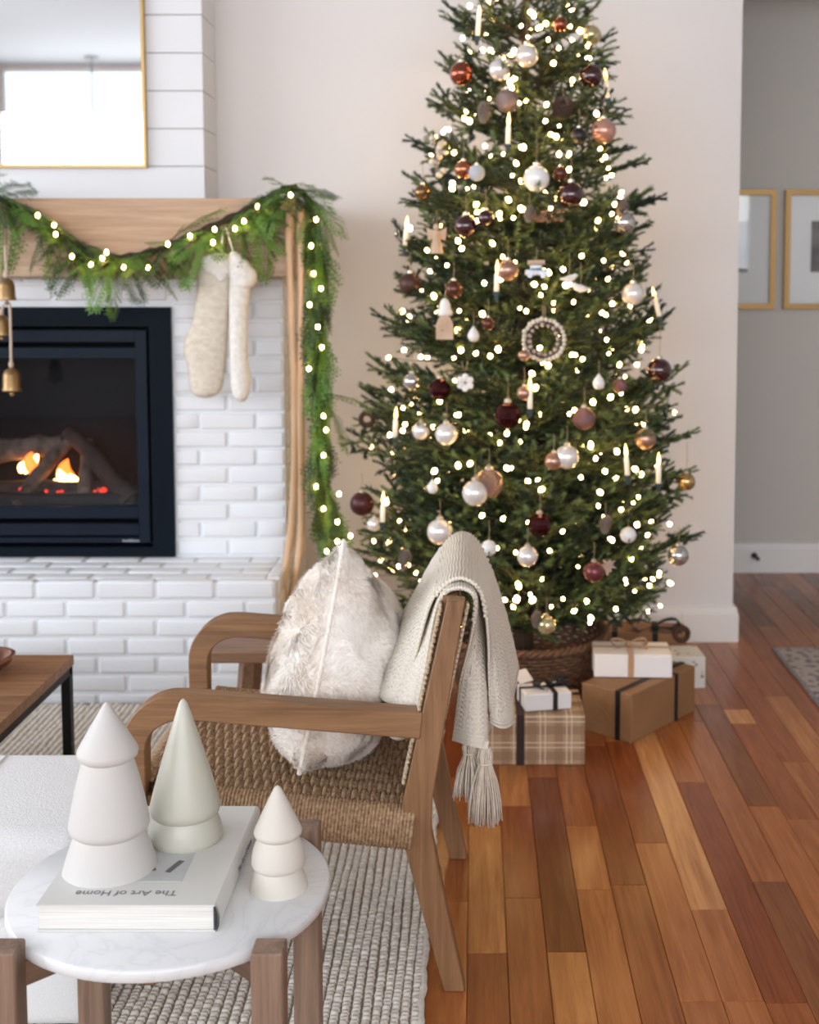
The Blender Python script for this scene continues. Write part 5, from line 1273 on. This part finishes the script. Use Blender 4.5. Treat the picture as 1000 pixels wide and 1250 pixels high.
# ------------------------------------------------------------------ cedar garland over the mantel
m_ced = mat('cedar_green', (78, 124, 44), 0.55, c2=(118, 156, 66), nscale=14, space='World')
m_cedd = mat('cedar_dark', (38, 64, 30), 0.6, c2=(60, 88, 38), nscale=14, space='World')
m_twig = mat('cedar_twig', (52, 40, 30), 0.9)
def frond_mesh(L, seed, mm):
    rr = random.Random(seed); b = MB()
    def st_(t): return Vector((L * t * (1 - 0.06 * t), 0.05 * L * math.sin(t * 3 + seed), -0.20 * L * t * t))
    b.cur = 1; b.tube([st_(k / 8) for k in range(9)], [0.0022 - 0.0015 * k / 8 for k in range(9)], 4); b.cur = 0
    def blade(p, d, l, w_):
        n = Vector((0.1, 0, 1)); s_ = d.cross(n).normalized() * w_; q_ = p + d * l; m_ = p + d * l * 0.55
        b.add([tuple(p), tuple(m_ - s_), tuple(q_), tuple(m_ + s_)], [(0, 1, 2, 3)])
    t = 0.06; s = 1
    while t < 1:
        p = st_(t); d0 = (st_(min(1, t + 0.02)) - st_(t - 0.02)).normalized(); side = Vector((-d0.y, d0.x, 0)).normalized() * s
        l = L * 0.34 * (math.sin(PI * min(1, 0.15 + 0.85 * t)) ** 0.6) * rr.uniform(0.7, 1.1); d = (d0 * 0.85 + side * 0.75 + Vector((0, 0, rr.uniform(-0.35, 0.1)))).normalized()
        blade(p, d, l, 0.003)
        u = 0.18; s2 = 1
        while u < 1:
            pp = p + d * l * u; sd = Vector((-d.y, d.x, 0)).normalized() * s2; dd = (d * 0.9 + sd * 0.62 + Vector((0, 0, rr.uniform(-0.3, 0.1)))).normalized(); blade(pp, dd, 0.032 * (1.15 - 0.5 * u), 0.0027); u += 0.010 / max(l, 0.02); s2 = -s2
        s = -s; t += 0.0105 / L
    blade(st_(0.9), (st_(1) - st_(0.9)).normalized(), 0.03, 0.003)
    return meshof(b, 'frond', [mm, m_twig])
FR = [frond_mesh(L, int(L * 1000) + i, m_) for i, (L, m_) in enumerate(((0.17, m_ced), (0.22, m_cedd), (0.22, m_ced), (0.28, m_ced), (0.30, m_cedd)))]
YG = 4.635
ga = thing('cedar_garland', aty(200, 300, YG), 'green cedar garland draped along the mantel and down its right end', 'garland'); go = ga.location
gp = [(-60, 215), (-10, 238), (40, 262), (85, 296), (130, 314), (180, 309), (235, 287), (290, 262), (330, 240), (358, 230), (378, 250), (386, 300), (385, 360), (388, 430), (393, 490), (390, 550), (400, 605), (414, 650), (412, 690)]
gpts = []
for i, (x, y) in enumerate(gp):
    Y = YG if x < 340 or y < 245 else 4.63
    gpts.append(aty(x, y, Y))
path = smoothpath(gpts, 150)
b = MB(); b.tube([p - go for p in path], [0.014 + 0.004 * math.sin(k * 1.7) for k in range(150)], 7); b.build('stem', mat('garland_core', (34, 38, 24), 0.9, c2=(50, 40, 30), nscale=40, bmp=0.6), ga)
def frond(p, d, roll, me, sc=1.0):
    d = Vector(d).normalized(); M = Matrix.Translation(p - go) @ d.to_track_quat('X', 'Z').to_matrix().to_4x4() @ Matrix.Rotation(roll, 4, 'X') @ Matrix.Diagonal((sc, sc, sc, 1)); return inst('frond', me, ga, M=M)
for k in range(205):
    i = int(k * 149 / 204); t = (path[min(i + 1, 149)] - path[max(i - 1, 0)]).normalized(); p = path[i]
    vertical = i > 80
    if not vertical:
        sgn = -1 if i < 36 else 1
        d = Vector((R.uniform(0.2, 1.0) * (1 if R.random() < 0.65 else -0.3), R.uniform(-0.55, -0.05), R.uniform(-0.6, 0.15)))
        sc = R.uniform(0.45, 0.9)
    else:
        d = Vector((R.uniform(-0.42, 0.5), R.uniform(-0.4, 0.0), -1.0)); sc = R.uniform(0.65, 1.05)
    frond(p, d, R.uniform(-0.7, 0.7), R.choice(FR), sc)
for (x0, y0, x1, y1, s) in ((60, 270, 75, 345, 0.9), (130, 318, 150, 385, 1.0), (110, 310, 100, 350, 0.8), (170, 312, 225, 352, 1.0), (200, 300, 240, 345, 0.9), (275, 268, 280, 330, 0.9), (290, 262, 318, 340, 1.1), (310, 255, 335, 340, 1.1), (345, 235, 412, 226, 0.9), (340, 228, 385, 218, 0.7), (380, 250, 424, 300, 0.9), (386, 250, 415, 310, 1.0), (388, 400, 412, 475, 1.0), (385, 330, 375, 360, 0.7), (392, 480, 455, 484, 0.9), (396, 490, 436, 545, 0.8), (386, 520, 378, 590, 0.8), (100, 298, 150, 310, 1.0), (20, 250, 130, 300, 0.8), (200, 300, 260, 240, 0.5), (0, 245, 10, 330, 0.9)):
    p = aty(x0, y0, YG - 0.02); q_ = aty(x1, y1, YG - 0.05); L = (q_ - p).length; me = FR[3] if L > 0.2 else FR[2]; frond(p, q_ - p, R.uniform(-0.4, 0.4), me, L / (0.28 if L > 0.2 else 0.22) * 1.02)
gl = thing('garland_lights', aty(200, 300, YG - 0.05), 'string of warm fairy lights threaded through the cedar garland', 'fairy lights'); glo = gl.location
GLP = [(46, 263), (66, 275), (68, 286), (88, 313), (111, 323), (130, 308), (125, 315), (151, 326), (181, 327), (205, 298), (232, 288), (260, 296), (262, 280), (287, 279), (298, 270), (314, 252), (355, 238), (386, 268), (380, 300), (383, 334), (392, 352), (378, 372), (388, 399), (393, 424), (377, 450), (395, 508), (398, 525), (395, 556), (386, 594), (414, 603), (395, 621), (412, 637), (428, 654), (412, 661), (399, 673)]
pp = []
for x, y in GLP:
    p = aty(x, y, YG - 0.075); pp.append(p - glo); inst('bulb', bulb_me, gl, p - glo, scale=(0.85,) * 3)
b = MB(); wp = []
for p, q_ in zip(pp, pp[1:]): wp += [p, p.lerp(q_, 0.5) + Vector((0, 0.045, -0.004))]
wp.append(pp[-1]); b.tube(wp, 0.0011, 4, cap=False); b.build('wire', m_wire, gl)

# ------------------------------------------------------------------ satin ribbon tails at the end of the mantel
m_sat = mat('tan_satin', (206, 170, 134), 0.42, c2=(198, 160, 122), nscale=6)
rb = thing('satin_ribbon', aty(358, 250, 4.6), 'tan satin ribbon with two long tails hanging from the garland', 'ribbon'); rbo = rb.location
def strip(pxs, w_, y0, name, tw=0.3):
    pts = smoothpath([aty(x, y, Y) for x, y, Y in pxs], 60); b = MB(); rows = []
    for k, p in enumerate(pts):
        a = tw * math.sin(k * 0.17 + w_ * 90); s_ = Vector((math.cos(a), math.sin(a), 0)) * w_ / 2
        rows.append([p - s_ - rbo, p - rbo + Vector((0, -0.003, 0)), p + s_ - rbo])
    b.grid(rows); return b.build(name, m_sat, rb, smooth=True, solid=0.001)
strip([(354, 252, 4.60), (353, 300, 4.62), (355, 380, 4.63), (359, 470, 4.64), (360, 560, 4.655), (356, 640, 4.66), (349, 685, 4.64), (346, 712, 4.60), (349, 752, 4.6)], 0.028, 0, 'ribbon_tail')
strip([(368, 250, 4.60), (367, 310, 4.62), (366, 390, 4.63), (367, 470, 4.64), (368, 560, 4.66), (368, 640, 4.665), (362, 690, 4.64), (355, 730, 4.62), (352, 760, 4.62)], 0.028, 0, 'ribbon_tail', 0.5)
b = MB(); b.sphere(aty(349, 251, 4.585) - rbo, 0.02, 12, 8, (1.2, 0.7, 0.9)); b.build('ribbon_knot', m_sat, rb, smooth=True)
for s in (-1, 1):
    b = MB(); rows = []; c0 = aty(360, 247, 4.59)
    for k in range(13): a = 2 * PI * k / 12; c = Vector((s * 0.03 * (0.5 - 0.5 * math.cos(a)), 0, 0.012 * math.sin(a))); rows.append([c0 + c + Vector((0, -0.012, 0)) - rbo, c0 + c + Vector((0, 0.012, 0)) - rbo])
    b.grid(rows); b.build('ribbon_loop', m_sat, rb, smooth=True, solid=0.001)

# ------------------------------------------------------------------ stockings
def stocking(name, outline, Y, thick, m, label, cuff=None, mc=None):
    pts = [aty(x, y, Y) for x, y in outline]; c0 = sum(pts, Vector()) / len(pts); o = thing(name, (c0.x, Y, min(p.z for p in pts)), label, 'stocking'); oo = o.location
    def puff(poly, th_, nm, mm):
        dense = []
        n = len(poly)
        for i in range(n):
            for t in (0, 0.25, 0.5, 0.75):
                P = [poly[(i + d) % n] for d in (-1, 0, 1, 2)]; u = t
                dense.append(0.5 * ((2 * P[1]) + (P[2] - P[0]) * u + (2 * P[0] - 5 * P[1] + 4 * P[2] - P[3]) * u * u + (3 * P[1] - P[0] - 3 * P[2] + P[3]) * u ** 3))
        # spine of the shape: for every outline point shrink towards the local middle
        b = MB(); rows = []
        cx = sum((p for p in dense), Vector()) / len(dense)
        zs2 = [p.z for p in dense]
        def mid(z):
            xs = []
            for p, q_ in zip(dense, dense[1:] + dense[:1]):
                if (p.z - z) * (q_.z - z) <= 0 and abs(p.z - q_.z) > 1e-7: xs.append(p.x + (q_.x - p.x) * (z - p.z) / (q_.z - p.z))
            return (min(xs) + max(xs)) / 2 if xs else cx.x
        z_lo, z_hi = min(zs2), max(zs2)
        def core(p):
            z = min(max(p.z, z_lo + (z_hi - z_lo) * 0.06), z_hi - (z_hi - z_lo) * 0.02); return Vector((mid(z), Y, z))
        for s in (-1, 1):
            rows = []
            for k in range(7):
                f = k / 6; h = th_ / 2 * math.sqrt(max(0, 1 - (1 - f) ** 2)); rows.append([p.lerp(core(p), f * 0.92) + Vector((0, s * h, 0)) - oo for p in dense])
            b.grid(rows, wrap=True); b.add([tuple(v) for v in rows[-1]], [tuple(range(len(dense)))])
        return b.build(nm, mm, o, smooth=True, weld=True)
    puff(pts, thick, 'sock', m)
    if cuff: puff([aty(x, y, Y - 0.002) for x, y in cuff], thick * 1.35, 'cuff', mc or m)
    return o
m_sk = mat('cable_knit', (222, 212, 196), 0.95, c2=(204, 192, 174), nscale=40, bmp=0.9, bdist=0.006, stretch=(1, 1, 1.6))
m_sk2 = mat('fluffy_white', (236, 232, 224), 0.95, c2=(222, 216, 206), nscale=60, bmp=1.0, bdist=0.008)
s1 = stocking('christmas_stocking', [(246, 322), (266, 318), (284, 330), (283, 360), (279, 400), (276, 440), (271, 474), (260, 484), (243, 485), (233, 476), (229, 446), (224, 430), (226, 412), (235, 390), (240, 355)], 4.635, 0.07, m_sk, 'cream cable knit christmas stocking hanging flat from the mantel', cuff=[(246, 316), (264, 309), (283, 312), (285, 332), (272, 345), (258, 336), (248, 332)], mc=m_sk2)
s2_ = stocking('christmas_stocking', [(284, 318), (300, 320), (306, 345), (303, 380), (302, 430), (306, 462), (302, 486), (292, 490), (283, 478), (281, 440), (280, 400), (280, 350)], 4.60, 0.06, m_sk2, 'fluffy white christmas stocking hanging edge on beside the knit one', cuff=[(280, 312), (292, 309), (312, 330), (313, 345), (304, 352), (290, 350), (281, 345)], mc=m_sk2)
for o, (x, y), (x2, y2) in ((s1, (270, 312), (272, 280)), (s2_, (286, 312), (276, 278))):
    p, q_ = aty(x, y, 4.60), aty(x2, y2, 4.61); b = MB(); b.tube([p - o.location, q_ - o.location], 0.003, 6); b.build('hanging_loop', m_sk2, o)

# ------------------------------------------------------------------ brass bells at the left
m_brass = mat('aged_brass', (172, 142, 98), 0.38, 0.8, c2=(128, 100, 66), nscale=16)
m_rope3 = mat('pale_rope', (196, 178, 158), 0.9)
for px, py, s, ytop, lab in ((8, 352, 1.0, 300, 'upper brass bell hanging on a rope from the mantel'), (2, 396, 0.95, 372, 'middle brass bell half hidden behind the lower bell rope'), (14, 462, 1.05, 370, 'lowest brass bell hanging in front of the fireplace glass')):
    p = aty(px, py, 4.60 if px != 2 else 4.63); o = thing('brass_bell', p, lab, 'bell')
    b = MB(); b.lathe([(0.034 * s, -0.045 * s), (0.035 * s, -0.04 * s), (0.031 * s, -0.03 * s), (0.030 * s, 0.01 * s), (0.024 * s, 0.028 * s), (0.010 * s, 0.037 * s), (0.004 * s, 0.038 * s)], 24); b.build('bell_body', m_brass, o, smooth=True)
    b = MB(); b.sphere((0, 0, -0.055 * s), 0.009 * s, 10, 8); b.build('clapper', m_brass, o, smooth=True)
    t = aty(px - 2, ytop, 4.60); b = MB(); b.tube([(0, 0, 0.036 * s), (0.002, 0, (t.z - p.z) * 0.5), (t.x - p.x, 0, t.z - p.z)], 0.005, 6); b.build('rope', m_rope3, o)
    b = MB(); b.sphere((0, 0, 0.05 * s), 0.010, 8, 6, (1, 1, 1.4)); b.build('knot', m_rope3, o, smooth=True)

# ------------------------------------------------------------------ framed prints in the hall
m_goldw = mat('gold_frame_wood', (168, 132, 78), 0.4, 0.5)
m_mat_ = mat('picture_mount', (226, 226, 222), 0.8)
m_pr = mat('grey_print', (150, 146, 140), 0.8, c2=(64, 60, 58), nscale=9); m_pr2 = mat('dark_print', (120, 114, 108), 0.8, c2=(38, 35, 34), nscale=7)
for x1p, x0w, lab, m_, pin in ((945.5, None, 'gold framed print with a wide white mount half hidden by the wall corner', m_pr, (0.155, 0.17)), (None, 956.5, 'gold framed dark photograph with a wide white mount on the hall wall', m_pr2, (0.18, 0.15))):
    zt2, zb2 = aty(945, 232, YH).z, aty(945, 377, YH).z; W = 0.50
    if x1p: x1 = aty(x1p, 300, YH).x; x0 = x1 - W
    else: x0 = aty(x0w, 300, YH).x; x1 = x0 + W
    o = thing('framed_print', ((x0 + x1) / 2, YH - 0.001, zb2), lab, 'picture'); hw, hh_ = W / 2, zt2 - zb2; fwid = 0.028
    loops = [([(-hw, 0), (hw, 0), (hw, hh_), (-hw, hh_)], y) for y in (0, -0.032)] + [([(-hw + fwid, fwid), (hw - fwid, fwid), (hw - fwid, hh_ - fwid), (-hw + fwid, hh_ - fwid)], y) for y in (-0.032, -0.012)]
    b = MB(); b.grid([[(x, y, z) for x, z in l] for l, y in loops], wrap=True); b.build('frame', m_goldw, o)
    b = MB(); b.box(-hw + fwid, hw - fwid, -0.008, -0.002, fwid, hh_ - fwid); b.build('mount', m_mat_, o)
    b = MB()
    if x1p: b.box(hw - fwid - 0.115 - 0.18, hw - fwid - 0.115 + 0.002, -0.0105, -0.0085, hh_ * 0.31, hh_ * 0.74)
    else: b.box(-hw + fwid + 0.115, -hw + fwid + 0.115 + 0.2, -0.0105, -0.0085, hh_ * 0.31, hh_ * 0.74)
    b.build('print', m_, o)
    b = MB(); b.box(-hw + fwid, hw - fwid, -0.016, -0.0145, fwid, hh_ - fwid); b.build('picture_glass', m_pane, o)
